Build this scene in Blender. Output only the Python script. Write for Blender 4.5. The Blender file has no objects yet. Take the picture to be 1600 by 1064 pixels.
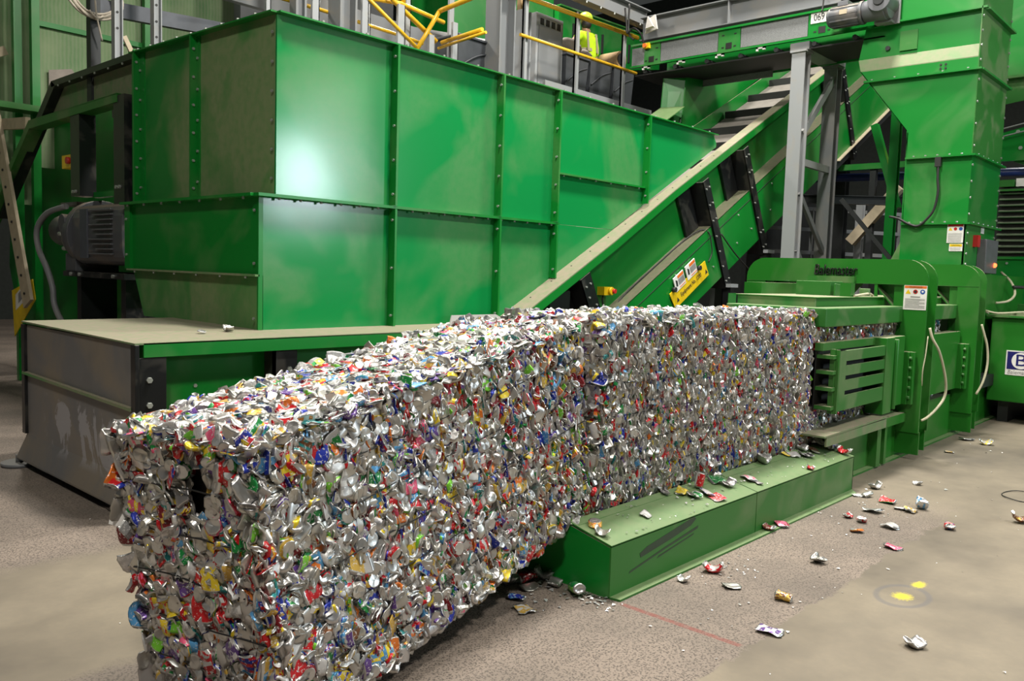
import bpy, math, random
import numpy as np
from mathutils import Vector, Matrix

random.seed(7)
RNG = np.random.default_rng(11)
scene = bpy.context.scene
COL = scene.collection

# ------------------------------------------------------------------ camera
# x runs along the baler, y across it to the back left, z up; metres
cam_data = bpy.data.cameras.new('camera')
cam = bpy.data.objects.new('camera', cam_data)
COL.objects.link(cam)
F_PX, PITCH, ROLL, YAW, EYE = 1313.83, 0.081893, 0.031097, 0.741110, 1.75
fw = Vector((math.cos(YAW) * math.cos(PITCH), math.sin(YAW) * math.cos(PITCH), -math.sin(PITCH)))
rt = Vector((math.sin(YAW), -math.cos(YAW), 0.0))
up = rt.cross(fw)
rt, up = rt * math.cos(ROLL) + up * math.sin(ROLL), up * math.cos(ROLL) - rt * math.sin(ROLL)
cam.matrix_world = Matrix(((rt.x, up.x, -fw.x, 0), (rt.y, up.y, -fw.y, 0), (rt.z, up.z, -fw.z, EYE), (0, 0, 0, 1)))
cam_data.sensor_fit = 'HORIZONTAL'
cam_data.sensor_width = 36.0
cam_data.lens = 36.0 * F_PX / 1600.0
cam_data.clip_start = 0.05
scene.camera = cam

# ------------------------------------------------------------------ light
scene.view_settings.view_transform = 'Standard'
scene.view_settings.look = 'None'
scene.view_settings.exposure = -0.1
scene.view_settings.gamma = 1.0
scene.view_settings.use_curve_mapping = False

world = bpy.data.worlds.new('hall_air')
scene.world = world
world.use_nodes = True
world.node_tree.nodes['Background'].inputs['Color'].default_value = (0.93, 1.0, 0.96, 1)
world.node_tree.nodes['Background'].inputs['Strength'].default_value = 0.045


def area(name, loc, target, sx, sy, power, color):
    d = bpy.data.lights.new(name, 'AREA')
    d.shape = 'RECTANGLE'
    d.size, d.size_y, d.energy, d.color = sx, sy, power, color
    o = bpy.data.objects.new(name, d)
    COL.objects.link(o)
    o.location = loc
    o.rotation_euler = (Vector(target) - Vector(loc)).to_track_quat('-Z', 'Y').to_euler()
    return o


WARM, COOL = (1.0, 0.95, 0.86), (0.80, 0.93, 1.0)
area('high_bay_or_fill_lamp', (5.2, 4.0, 9.5), (5.2, 4.0, 0), 0.8, 0.8, 1050, WARM)
area('high_bay_or_fill_lamp', (10.5, 4.0, 9.8), (10.5, 4.0, 0), 0.8, 0.8, 950, WARM)
area('high_bay_or_fill_lamp', (7.5, -2.5, 9.5), (7.5, -2.0, 0), 0.9, 0.9, 750, WARM)
area('high_bay_or_fill_lamp', (-1.5, -1.0, 8.5), (-0.5, -0.5, 0), 0.9, 0.9, 620, WARM)  # fill lamp added to brighten the near bale's end, no known fixture
area('high_bay_or_fill_lamp', (-2.5, 5.0, 9.5), (-2.0, 5.0, 0), 0.9, 0.9, 130, WARM)
area('high_bay_or_fill_lamp', (12.0, 11.0, 10.5), (11.0, 11.0, 0), 0.9, 0.9, 800, WARM)
area('high_bay_or_fill_lamp', (4.5, 13.5, 10.0), (4.5, 13.0, 0), 0.9, 0.9, 600, WARM)
area('high_bay_or_fill_lamp', (18.0, 2.0, 10.5), (17.5, 2.5, 0), 0.9, 0.9, 500, WARM)
area('high_bay_or_fill_lamp', (15.2, -9.2, 6.8), (4.3, 6.1, 3.2), 0.35, 0.35, 60, WARM)
area('dock_doorway_daylight', (13.3, -7.9, 4.2), (4.0, 6.1, 2.4), 1.4, 2.0, 430, COOL)

# ------------------------------------------------------------------ materials


def srgb(r, g, b):
    def c(v):
        v /= 255.0
        return v / 12.92 if v <= 0.04045 else ((v + 0.055) / 1.055) ** 2.4
    return (c(r), c(g), c(b), 1.0)


class NT:
    """small helper for node graphs"""

    def __init__(self, name):
        self.m = bpy.data.materials.new(name)
        self.m.use_nodes = True
        self.t = self.m.node_tree
        self.b = self.t.nodes['Principled BSDF']

    def n(self, kind, **kw):
        nd = self.t.nodes.new(kind)
        for k, v in kw.items():
            if k in nd.inputs:
                nd.inputs[k].default_value = v
            else:
                setattr(nd, k, v)
        return nd

    def l(self, a, ao, b, bi):
        self.t.links.new(a.outputs[ao], b.inputs[bi])

    def pos(self):
        return self.n('ShaderNodeNewGeometry')

    def noise(self, scale, detail=4.0, rough=0.55, vec=None, dist=0.0):
        nd = self.n('ShaderNodeTexNoise')
        nd.inputs['Scale'].default_value = scale
        nd.inputs['Detail'].default_value = detail
        nd.inputs['Roughness'].default_value = rough
        nd.inputs['Distortion'].default_value = dist
        if vec is None:
            vec = (self.pos(), 'Position')
        self.l(vec[0], vec[1], nd, 'Vector')
        return nd

    def ramp(self, src, out, lo, hi, a=0.0, b=1.0):
        nd = self.n('ShaderNodeMapRange')
        nd.inputs['From Min'].default_value = lo
        nd.inputs['From Max'].default_value = hi
        nd.inputs['To Min'].default_value = a
        nd.inputs['To Max'].default_value = b
        self.l(src, out, nd, 'Value')
        return nd

    def math(self, op, a, b):
        nd = self.n('ShaderNodeMath', operation=op)
        for i, v in enumerate((a, b)):
            if isinstance(v, (int, float)):
                nd.inputs[i].default_value = v
            else:
                self.l(v[0], v[1], nd, i)
        nd.use_clamp = op in ('ADD', 'MULTIPLY', 'SUBTRACT')
        return nd

    def mix(self, fac, a, b):
        nd = self.n('ShaderNodeMix', data_type='RGBA')
        for key, v in ((0, fac), (6, a), (7, b)):
            if isinstance(v, (int, float, tuple)) and not (isinstance(v, tuple) and not isinstance(v[0], (int, float))):
                nd.inputs[key].default_value = v
            else:
                self.t.links.new(v[0].outputs[v[1]], nd.inputs[key])
        return nd


def plain(name, col, rough=0.5, metal=0.0, spec=0.5, emit=None, strength=0.0, bump=0.0):
    q = NT(name)
    q.b.inputs['Roughness'].default_value = rough
    q.b.inputs['Metallic'].default_value = metal
    q.b.inputs['Specular IOR Level'].default_value = spec
    nz = q.noise(9.0, 5.0)
    r = q.ramp(nz, 'Fac', 0.3, 0.7, 0.86, 1.1)
    mu = q.n('ShaderNodeMix', data_type='RGBA', blend_type='MULTIPLY')
    mu.inputs[0].default_value = 1.0
    mu.inputs[6].default_value = col
    q.l(r, 'Result', mu, 7)
    q.t.links.new(mu.outputs[2], q.b.inputs['Base Color'])
    if emit:
        q.b.inputs['Emission Color'].default_value = emit
        q.b.inputs['Emission Strength'].default_value = strength
    return q.m


def painted(name, col, dust=(0.30, 0.27, 0.19, 1), blotch=0.35, top=0.85, rough=0.3, scale=0.9, lo=0.52, hi=0.62, spec=0.5, dull=0.75):
    """sprayed steel with dust lying on the upward faces and wiped patches on the upright ones"""
    q = NT(name)
    g = q.pos()
    sep = q.n('ShaderNodeSeparateXYZ')
    q.l(g, 'Normal', sep, 'Vector')
    upf = q.ramp(sep, 'Z', 0.45, 0.8)
    fine = q.noise(14.0, 6.0)
    big = q.noise(scale, 3.0, 0.5, dist=0.8)
    patch = q.ramp(big, 'Fac', lo, hi, 0.0, blotch)
    f2 = q.ramp(fine, 'Fac', 0.25, 0.6, 0.65, 1.0)
    topd = q.math('MULTIPLY', (upf, 'Result'), (f2, 'Result'))
    topd2 = q.math('MULTIPLY', (topd, 'Value'), top)
    side = q.math('MULTIPLY', (patch, 'Result'), (f2, 'Result'))
    both = q.math('MAXIMUM', (topd2, 'Value'), (side, 'Value'))
    mx = q.mix((both, 'Value'), col, dust)
    q.t.links.new(mx.outputs[2], q.b.inputs['Base Color'])
    rg = q.ramp(both, 'Value', 0.0, 0.8, rough, dull)
    q.l(rg, 'Result', q.b, 'Roughness')
    q.b.inputs['Specular IOR Level'].default_value = spec
    return q.m


G_PAINT = (0.0025, 0.185, 0.020, 1)
MAT = {}
MAT['green'] = painted('green_paint', G_PAINT, blotch=0.12, rough=0.34)
MAT['hopper'] = painted('hopper_green_paint', (0.005, 0.225, 0.052, 1), dust=(0.11, 0.24, 0.095, 1), blotch=0.5, rough=0.17, dull=0.26, scale=0.75, lo=0.47, hi=0.60)
MAT['dusty'] = painted('dusty_green_paint', (0.006, 0.19, 0.025, 1), dust=(0.215, 0.255, 0.125, 1), blotch=0.8, rough=0.42, scale=0.9, lo=0.38, hi=0.56)
MAT['tan'] = painted('dust_caked_green_paint', (0.03, 0.22, 0.04, 1), dust=(0.25, 0.215, 0.155, 1), blotch=0.75, top=1.0, rough=0.6, scale=2.2, lo=0.2, hi=0.5)
MAT['baler'] = painted('baler_green_paint', (0.012, 0.155, 0.011, 1), blotch=0.12, rough=0.40)
MAT['ledge'] = painted('worn_green_paint', (0.022, 0.155, 0.020, 1), dust=(0.24, 0.26, 0.15, 1), blotch=0.35, top=0.55, rough=0.45, scale=1.4)
MAT['black'] = painted('black_paint', (0.008, 0.009, 0.010, 1), dust=(0.12, 0.11, 0.09, 1), blotch=0.25, top=0.7, rough=0.35, scale=3.0)
MAT['dark'] = plain('dark_steel', (0.03, 0.033, 0.035, 1), 0.55, 0.3)
MAT['bluegrey'] = plain('blue_grey_paint', (0.07, 0.08, 0.10, 1), 0.5)
MAT['galv'] = painted('galvanised_steel', (0.27, 0.285, 0.30, 1), dust=(0.28, 0.26, 0.22, 1), blotch=0.3, top=0.4, rough=0.45, scale=4.0, spec=0.8)
MAT['greybeam'] = painted('grey_painted_steel', (0.17, 0.18, 0.19, 1), dust=(0.23, 0.21, 0.18, 1), blotch=0.35, top=0.5, rough=0.45, scale=2.0)
MAT['yellow'] = plain('yellow_paint', (0.72, 0.42, 0.015, 1), 0.4)
MAT['signyellow'] = plain('sign_yellow', (0.80, 0.55, 0.01, 1), 0.4)
MAT['red'] = plain('red_plastic', (0.5, 0.02, 0.02, 1), 0.4)
MAT['white'] = plain('white_label', (0.78, 0.77, 0.75, 1), 0.5)
MAT['orange'] = plain('orange_label_band', (0.75, 0.16, 0.02, 1), 0.5)
MAT['bluelabel'] = plain('blue_label', (0.02, 0.08, 0.36, 1), 0.5)
MAT['navy'] = plain('navy_print', (0.012, 0.012, 0.13, 1), 0.45)
MAT['ink'] = plain('black_ink', (0.02, 0.02, 0.02, 1), 0.6)
MAT['greyink'] = plain('grey_print', (0.25, 0.25, 0.25, 1), 0.6)
MAT['rubber'] = plain('black_rubber', (0.012, 0.012, 0.012, 1), 0.6)
MAT['belt'] = plain('dusty_conveyor_belt', (0.22, 0.20, 0.18, 1), 0.75)
MAT['hose'] = plain('cream_hose', (0.50, 0.47, 0.33, 1), 0.5)
MAT['bolt'] = plain('zinc_bolt', (0.42, 0.45, 0.42, 1), 0.38, 0.5)
MAT['motor'] = painted('motor_grey_paint', (0.075, 0.08, 0.09, 1), dust=(0.27, 0.22, 0.17, 1), blotch=0.3, top=0.95, rough=0.45, scale=3.5)
MAT['motorlight'] = plain('motor_casting_grey', (0.13, 0.135, 0.15, 1), 0.5, 0.2)
MAT['wood'] = plain('pale_dusty_steel', (0.45, 0.38, 0.27, 1), 0.7)
MAT['rope'] = plain('bleached_rope', (0.45, 0.40, 0.33, 1), 0.85)
MAT['bin'] = plain('charcoal_plastic', (0.045, 0.05, 0.058, 1), 0.5)
MAT['bluepipe'] = plain('blue_pipe_paint', (0.02, 0.04, 0.16, 1), 0.3)
MAT['redlamp'] = plain('red_pilot_lamp', (0.7, 0.05, 0.02, 1), 0.3, emit=(1.0, 0.12, 0.03, 1), strength=5.0)
MAT['wire'] = plain('baling_wire', (0.03, 0.03, 0.03, 1), 0.5, 0.6)
MAT['skin'] = plain('skin', (0.30, 0.16, 0.10, 1), 0.5)
MAT['hair'] = plain('black_hair', (0.01, 0.008, 0.008, 1), 0.6)
MAT['hivis'] = plain('hi_vis_yellow_cloth', (0.55, 0.85, 0.01, 1), 0.8)
MAT['hathi'] = plain('hi_vis_helmet', (0.55, 0.78, 0.05, 1), 0.35)
MAT['silverband'] = plain('reflective_tape', (0.33, 0.30, 0.20, 1), 0.5)
MAT['trousers'] = plain('dark_trousers', (0.02, 0.022, 0.03, 1), 0.85)
MAT['glove'] = plain('white_glove', (0.6, 0.58, 0.55, 1), 0.8)
MAT['cardboard'] = plain('brown_card', (0.42, 0.28, 0.14, 1), 0.8)
MAT['sack'] = plain('dusty_sacking', (0.30, 0.26, 0.23, 1), 0.85)


def mesh_sheet():
    q = NT('perforated_grey_guard')
    g = q.pos()
    w1 = q.n('ShaderNodeTexVoronoi')
    w1.inputs['Scale'].default_value = 140.0
    q.l(g, 'Position', w1, 'Vector')
    r = q.ramp(w1, 'Distance', 0.25, 0.5)
    mx = q.mix((r, 'Result'), (0.10, 0.105, 0.11, 1), (0.20, 0.21, 0.215, 1))
    q.t.links.new(mx.outputs[2], q.b.inputs['Base Color'])
    q.b.inputs['Roughness'].default_value = 0.55
    return q.m


def curtain():
    q = NT('green_wire_mesh_curtain')
    g = q.pos()
    wv = q.n('ShaderNodeTexWave', wave_type='BANDS', bands_direction='X')
    wv.inputs['Scale'].default_value = 6.0
    wv.inputs['Distortion'].default_value = 2.0
    q.l(g, 'Position', wv, 'Vector')
    nz = q.noise(1.3, 6.0)
    r = q.ramp(nz, 'Fac', 0.35, 0.65)
    mx = q.mix((r, 'Result'), (0.10, 0.21, 0.085, 1), (0.22, 0.30, 0.16, 1))
    r2 = q.ramp(wv, 'Fac', 0.0, 1.0, 0.0, 0.35)
    mx2 = q.mix((r2, 'Result'), (mx, 2), (0.28, 0.31, 0.21, 1))
    q.t.links.new(mx2.outputs[2], q.b.inputs['Base Color'])
    q.b.inputs['Roughness'].default_value = 0.8
    return q.m


def steel_plate():
    """scraped grey end plate: dark grey with a tan film and pale scuffs"""
    q = NT('scraped_grey_steel')
    g = q.pos()
    sep = q.n('ShaderNodeSeparateXYZ')
    q.l(g, 'Position', sep, 'Vector')
    nz = q.noise(1.7, 4.0, 0.55, dist=0.6)
    r = q.ramp(nz, 'Fac', 0.4, 0.62)
    mx = q.mix((r, 'Result'), (0.17, 0.17, 0.172, 1), (0.235, 0.205, 0.165, 1))
    n2 = q.noise(2.3, 6.0, 0.62, dist=1.4)
    r2 = q.ramp(n2, 'Fac', 0.515, 0.545, 0.0, 0.75)
    z1 = q.ramp(sep, 'Z', 0.20, 0.30)
    z2 = q.ramp(sep, 'Z', 0.62, 0.70, 1.0, 0.0)
    y1 = q.ramp(sep, 'Y', 7.0, 7.3, 1.0, 0.0)
    k1 = q.math('MULTIPLY', (r2, 'Result'), (z1, 'Result'))
    k2 = q.math('MULTIPLY', (k1, 'Value'), (z2, 'Result'))
    k3 = q.math('MULTIPLY', (k2, 'Value'), (y1, 'Result'))
    mx2 = q.mix((k3, 'Value'), (mx, 2), (0.40, 0.40, 0.43, 1))
    n3 = q.noise(1.1, 3.0, 0.5)
    r3 = q.ramp(n3, 'Fac', 0.55, 0.68, 0.0, 0.6)
    z3 = q.ramp(sep, 'Z', 0.78, 0.86)
    k4 = q.math('MULTIPLY', (r3, 'Result'), (z3, 'Result'))
    mx2 = q.mix((k4, 'Value'), (mx2, 2), (0.08, 0.08, 0.08, 1))
    q.t.links.new(mx2.outputs[2], q.b.inputs['Base Color'])
    q.b.inputs['Roughness'].default_value = 0.5
    q.b.inputs['Metallic'].default_value = 0.2
    return q.m


def louvre_mat():
    return painted('louvre_green', (0.01, 0.05, 0.012, 1), dust=(0.16, 0.2, 0.13, 1), blotch=0.4, top=0.8)


def concrete():
    """trowelled slab with two strips of exposed aggregate, an old red line and two yellow sprays"""
    q = NT('hall_floor_concrete')
    g = q.pos()
    sep = q.n('ShaderNodeSeparateXYZ')
    q.l(g, 'Position', sep, 'Vector')
    wob = q.noise(5.0, 6.0, 0.65)
    wv = q.ramp(wob, 'Fac', 0.2, 0.8, -0.07, 0.07)
    yy = q.n('ShaderNodeMath', operation='ADD')
    q.l(sep, 'Y', yy, 0)
    q.l(wv, 'Result', yy, 1)
    # smooth trowelled concrete
    nb = q.noise(0.75, 5.0, 0.6)
    rb = q.ramp(nb, 'Fac', 0.35, 0.65)
    smooth = q.mix((rb, 'Result'), (0.120, 0.102, 0.078, 1), (0.245, 0.208, 0.152, 1))
    nf = q.noise(30.0, 6.0, 0.7)
    rf = q.ramp(nf, 'Fac', 0.3, 0.7, 0.0, 0.22)
    smooth2 = q.mix((rf, 'Result'), (smooth, 2), (0.12, 0.11, 0.095, 1))
    # exposed aggregate
    vo = q.n('ShaderNodeTexVoronoi')
    vo.inputs['Scale'].default_value = 85.0
    q.l(g, 'Position', vo, 'Vector')
    rv = q.ramp(vo, 'Distance', 0.12, 0.5)
    rough_c = q.mix((rv, 'Result'), (0.060, 0.050, 0.043, 1), (0.235, 0.192, 0.158, 1))
    np_ = q.noise(70.0, 3.0)
    rp = q.ramp(np_, 'Fac', 0.55, 0.64, 0.0, 0.75)
    rough_d = q.mix((rp, 'Result'), (rough_c, 2), (0.06, 0.05, 0.045, 1))
    nst = q.noise(0.9, 4.0)
    rst = q.ramp(nst, 'Fac', 0.42, 0.62, 0.0, 0.55)
    rough_e = q.mix((rst, 'Result'), (rough_d, 2), (0.095, 0.082, 0.070, 1))
    nbig = q.noise(0.33, 5.0, 0.62, dist=0.5)
    rbig = q.ramp(nbig, 'Fac', 0.52, 0.68, 0.0, 0.5)
    smooth2 = q.mix((rbig, 'Result'), (smooth2, 2), (0.085, 0.078, 0.068, 1))
    a = q.ramp(yy, 'Value', 1.745, 1.765)
    b = q.ramp(yy, 'Value', 3.55, 3.65, 1.0, 0.0)
    c = q.ramp(yy, 'Value', 5.05, 5.2)
    xlim = q.ramp(sep, 'X', 6.3, 7.4, 1.0, 0.0)
    ab0 = q.math('MULTIPLY', (a, 'Result'), (b, 'Result'))
    ab = q.math('MULTIPLY', (ab0, 'Value'), (xlim, 'Result'))
    abc = q.math('MAXIMUM', (ab, 'Value'), (c, 'Result'))
    base = q.mix((abc, 'Value'), (smooth2, 2), (rough_e, 2))
    last = base

    def blob(x, y, rx, ry, col, soft=0.35, amt=0.9, ring=None):
        nonlocal last
        mp = q.n('ShaderNodeVectorMath', operation='SUBTRACT')
        q.l(g, 'Position', mp, 0)
        mp.inputs[1].default_value = (x, y, 0)
        ms = q.n('ShaderNodeVectorMath', operation='MULTIPLY')
        q.l(mp, 'Vector', ms, 0)
        ms.inputs[1].default_value = (1 / rx, 1 / ry, 0)
        ln = q.n('ShaderNodeVectorMath', operation='LENGTH')
        q.l(ms, 'Vector', ln, 0)
        nn = q.noise(60.0, 6.0, 0.7)
        rn = q.ramp(nn, 'Fac', 0.3, 0.7, -0.30, 0.30)
        ad = q.n('ShaderNodeMath', operation='ADD')
        q.l(ln, 'Value', ad, 0)
        q.l(rn, 'Result', ad, 1)
        if ring:
            su = q.n('ShaderNodeMath', operation='SUBTRACT')
            q.l(ln, 'Value', su, 0)
            su.inputs[1].default_value = 1.0
            ab_ = q.n('ShaderNodeMath', operation='ABSOLUTE')
            q.l(su, 'Value', ab_, 0)
            fr = q.ramp(ab_, 'Value', ring * 0.4, ring, amt, 0.0)
        else:
            fr = q.ramp(ad, 'Value', 1.0 - soft, 1.0, amt, 0.0)
        last = q.mix((fr, 'Result'), (last, 2), col)

    blob(5.16, 1.445, 0.085, 0.042, (0.58, 0.50, 0.03, 1), soft=0.6)
    blob(4.90, 1.452, 0.075, 0.062, (0.58, 0.50, 0.03, 1), soft=0.6)
    blob(4.91, 1.455, 0.185, 0.13, (0.10, 0.10, 0.11, 1), ring=0.16, amt=0.5)
    # old red line across the rough strip
    dx = q.n('ShaderNodeMath', operation='SUBTRACT')
    q.l(sep, 'X', dx, 0)
    dx.inputs[1].default_value = 3.64
    da = q.n('ShaderNodeMath', operation='ABSOLUTE')
    q.l(dx, 'Value', da, 0)
    fr = q.ramp(da, 'Value', 0.014, 0.024, 0.75, 0.0)
    fy = q.ramp(sep, 'Y', 1.78, 1.80)
    fy2 = q.ramp(sep, 'Y', 2.46, 2.5, 1.0, 0.0)
    f1 = q.math('MULTIPLY', (fr, 'Result'), (fy, 'Result'))
    f2 = q.math('MULTIPLY', (f1, 'Value'), (fy2, 'Result'))
    rw = q.ramp(nf, 'Fac', 0.35, 0.55, 0.4, 1.0)
    f3 = q.math('MULTIPLY', (f2, 'Value'), (rw, 'Result'))
    last = q.mix((f3, 'Value'), (last, 2), (0.20, 0.055, 0.045, 1))
    q.t.links.new(last.outputs[2], q.b.inputs['Base Color'])
    q.b.inputs['Roughness'].default_value = 0.72
    q.b.inputs['Specular IOR Level'].default_value = 0.35
    bp = q.n('ShaderNodeBump')
    bp.inputs['Strength'].default_value = 0.35
    bp.inputs['Distance'].default_value = 0.006
    mh = q.math('MULTIPLY', (rv, 'Result'), (abc, 'Value'))
    q.l(mh, 'Value', bp, 'Height')
    q.l(bp, 'Normal', q.b, 'Normal')
    return q.m


def can_mat():
    """printed and bare aluminium; the face colour attribute carries the print, its alpha the bare metal"""
    q = NT('crushed_aluminium')
    at = q.n('ShaderNodeAttribute', attribute_name='print')
    nz = q.noise(85.0, 3.0, 0.6)
    fr = q.ramp(nz, 'Fac', 0.585, 0.61, 0.0, 0.75)
    inv = q.n('ShaderNodeMath', operation='SUBTRACT')
    inv.inputs[0].default_value = 1.0
    q.l(at, 'Alpha', inv, 1)
    ff = q.math('MULTIPLY', (fr, 'Result'), (inv, 'Value'))
    mx = q.mix((ff, 'Value'), (at, 'Color'), (0.72, 0.71, 0.69, 1))
    q.t.links.new(mx.outputs[2], q.b.inputs['Base Color'])
    mt = q.ramp(at, 'Alpha', 0.0, 1.0, 0.35, 0.85)
    q.l(mt, 'Result', q.b, 'Metallic')
    rr = q.ramp(at, 'Alpha', 0.0, 1.0, 0.38, 0.35)
    q.l(rr, 'Result', q.b, 'Roughness')
    return q.m


MAT['guardmesh'] = mesh_sheet()
MAT['curtain'] = curtain()
MAT['endplate'] = steel_plate()
MAT['louvre'] = louvre_mat()
MAT['floor'] = concrete()
MAT['can'] = can_mat()
MAT['wallfar'] = plain('dim_hall_cladding', (0.035, 0.042, 0.038, 1), 0.8)

# ------------------------------------------------------------------ geometry helpers
WORLD_AT = {}


class MB:
    """collects shapes in world metres and links them as ONE mesh object"""

    def __init__(self):
        self.v, self.f, self.mi, self.sm = [], [], [], []

    def add(self, vs, fs, mi=0, smooth=False):
        b = len(self.v)
        self.v += [tuple(p) for p in vs]
        for f in fs:
            self.f.append(tuple(i + b for i in f))
            self.mi.append(mi)
            self.sm.append(smooth)
        return self

    def box(self, x0, x1, y0, y1, z0, z1, mi=0):
        x0, x1 = sorted((x0, x1)); y0, y1 = sorted((y0, y1)); z0, z1 = sorted((z0, z1))
        vs = [(x, y, z) for z in (z0, z1) for y in (y0, y1) for x in (x0, x1)]
        return self.add(vs, [(0, 2, 3, 1), (4, 5, 7, 6), (0, 1, 5, 4), (2, 6, 7, 3), (0, 4, 6, 2), (1, 3, 7, 5)], mi)

    def bar(self, p, q, w, h, side=None, mi=0):
        p, q = Vector(p), Vector(q)
        d = (q - p).normalized()
        s = Vector(side) if side else (Vector((0, 0, 1)) if abs(d.z) < 0.9 else Vector((1, 0, 0)))
        a = d.cross(s).normalized()
        b = a.cross(d).normalized()
        vs = [c + a * i * w / 2 + b * j * h / 2 for c in (p, q) for i, j in ((-1, -1), (1, -1), (1, 1), (-1, 1))]
        return self.add(vs, [(0, 3, 2, 1), (4, 5, 6, 7), (0, 1, 5, 4), (1, 2, 6, 5), (2, 3, 7, 6), (3, 0, 4, 7)], mi)

    def hbar(self, p, q, w, h, t=0.014, side=None, mi=0):
        """rolled H section: two flanges and a web"""
        p, q = Vector(p), Vector(q)
        d = (q - p).normalized()
        s = Vector(side) if side else (Vector((0, 0, 1)) if abs(d.z) < 0.9 else Vector((1, 0, 0)))
        a = d.cross(s).normalized()
        b = a.cross(d).normalized()
        for k in (-1, 1):
            o = b * k * (h / 2 - t / 2)
            self.bar(p + o, q + o, w, t, s, mi)
        return self.bar(p, q, t, h - 2 * t, s, mi)

    def cyl(self, p, q, r, seg=12, r2=None, mi=0, smooth=True, caps=True):
        p, q = Vector(p), Vector(q)
        r2 = r if r2 is None else r2
        d = (q - p).normalized()
        s = Vector((0, 0, 1)) if abs(d.z) < 0.9 else Vector((1, 0, 0))
        a = d.cross(s).normalized()
        b = d.cross(a).normalized()
        vs = []
        for c, rr in ((p, r), (q, r2)):
            for i in range(seg):
                t = 2 * math.pi * i / seg
                vs.append(c + a * math.cos(t) * rr + b * math.sin(t) * rr)
        n = len(self.v)
        self.add(vs, [(i, (i + 1) % seg, seg + (i + 1) % seg, seg + i) for i in range(seg)], mi, smooth)
        if caps:
            self.f.append(tuple(n + i for i in reversed(range(seg)))); self.mi.append(mi); self.sm.append(False)
            self.f.append(tuple(n + seg + i for i in range(seg))); self.mi.append(mi); self.sm.append(False)
        return self

    def tube(self, pts, r, seg=8, mi=0, closed=False, smoothpts=3):
        P = [Vector(p) for p in pts]
        if smoothpts and len(P) > 2:
            out = []
            n = len(P)
            rng = range(n if closed else n - 1)
            for i in rng:
                p0 = P[(i - 1) % n] if (closed or i > 0) else P[i]
                p1, p2 = P[i], P[(i + 1) % n]
                p3 = P[(i + 2) % n] if (closed or i + 2 < n) else p2
                for k in range(smoothpts + 1):
                    t = k / (smoothpts + 1)
                    out.append(0.5 * ((2 * p1) + (p2 - p0) * t + (2 * p0 - 5 * p1 + 4 * p2 - p3) * t * t + (3 * p1 - p0 - 3 * p2 + p3) * t ** 3))
            if not closed:
                out.append(P[-1])
            P = out
        n = len(P)
        vs = []
        ref = None
        for i, p in enumerate(P):
            a = P[(i + 1) % n] if (closed or i < n - 1) else P[i]
            b = P[(i - 1) % n] if (closed or i > 0) else P[i]
            d = (a - b).normalized()
            if ref is None:
                ref = d.orthogonal().normalized()
            u = (ref - d * ref.dot(d))
            u = u.normalized() if u.length > 1e-6 else d.orthogonal().normalized()
            ref = u
            w = d.cross(u)
            rr = r[i * (len(r) - 1) // max(1, n - 1)] if isinstance(r, (list, tuple)) else r
            for k in range(seg):
                t = 2 * math.pi * k / seg
                vs.append(p + u * math.cos(t) * rr + w * math.sin(t) * rr)
        fs = []
        for i in range(n if closed else n - 1):
            j = (i + 1) % n
            for k in range(seg):
                fs.append((i * seg + k, i * seg + (k + 1) % seg, j * seg + (k + 1) % seg, j * seg + k))
        b0 = len(self.v)
        self.add(vs, fs, mi, True)
        if not closed:
            self.f.append(tuple(b0 + k for k in reversed(range(seg)))); self.mi.append(mi); self.sm.append(False)
            self.f.append(tuple(b0 + (n - 1) * seg + k for k in range(seg))); self.mi.append(mi); self.sm.append(False)
        return self

    def prism(self, poly, vec, mi=0):
        """planar polygon of 3D points swept along vec"""
        n = len(poly)
        v = Vector(vec)
        vs = [Vector(p) for p in poly] + [Vector(p) + v for p in poly]
        nrm = Vector((0, 0, 0))
        for i in range(n):
            nrm += Vector(poly[i]).cross(Vector(poly[(i + 1) % n]))
        flip = nrm.dot(v) > 0
        fs = [tuple(range(n)) if not flip else tuple(reversed(range(n))),
              tuple(range(n, 2 * n)) if flip else tuple(reversed(range(n, 2 * n)))]
        for i in range(n):
            j = (i + 1) % n
            fs.append((i, j, n + j, n + i) if flip else (j, i, n + i, n + j))
        return self.add(vs, fs, mi)

    def yz(self, x, pts, dx, mi=0):
        return self.prism([(x, a, b) for a, b in pts], (dx, 0, 0), mi)

    def xz(self, y, pts, dy, mi=0):
        return self.prism([(a, y, b) for a, b in pts], (0, dy, 0), mi)

    def sphere(self, c, r, seg=12, rings=8, sc=(1, 1, 1), mi=0, zmin=-1.0):
        vs, fs = [], []
        for j in range(rings + 1):
            ph = -math.pi / 2 + math.pi * j / rings
            zz = max(math.sin(ph), zmin)
            rr = math.cos(ph) if math.sin(ph) >= zmin else math.sqrt(max(0, 1 - zmin * zmin)) * (j / rings)
            for i in range(seg):
                t = 2 * math.pi * i / seg
                vs.append((c[0] + r * sc[0] * rr * math.cos(t), c[1] + r * sc[1] * rr * math.sin(t), c[2] + r * sc[2] * zz))
        for j in range(rings):
            for i in range(seg):
                k = (i + 1) % seg
                fs.append((j * seg + i, j * seg + k, (j + 1) * seg + k, (j + 1) * seg + i))
        return self.add(vs, fs, mi, True)

    def bolts(self, pts, n, r=0.014, h=0.012, mi=1):
        n = Vector(n).normalized()
        for p in pts:
            self.cyl(Vector(p), Vector(p) + n * h, r, 6, mi=mi, smooth=False)
        return self

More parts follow.
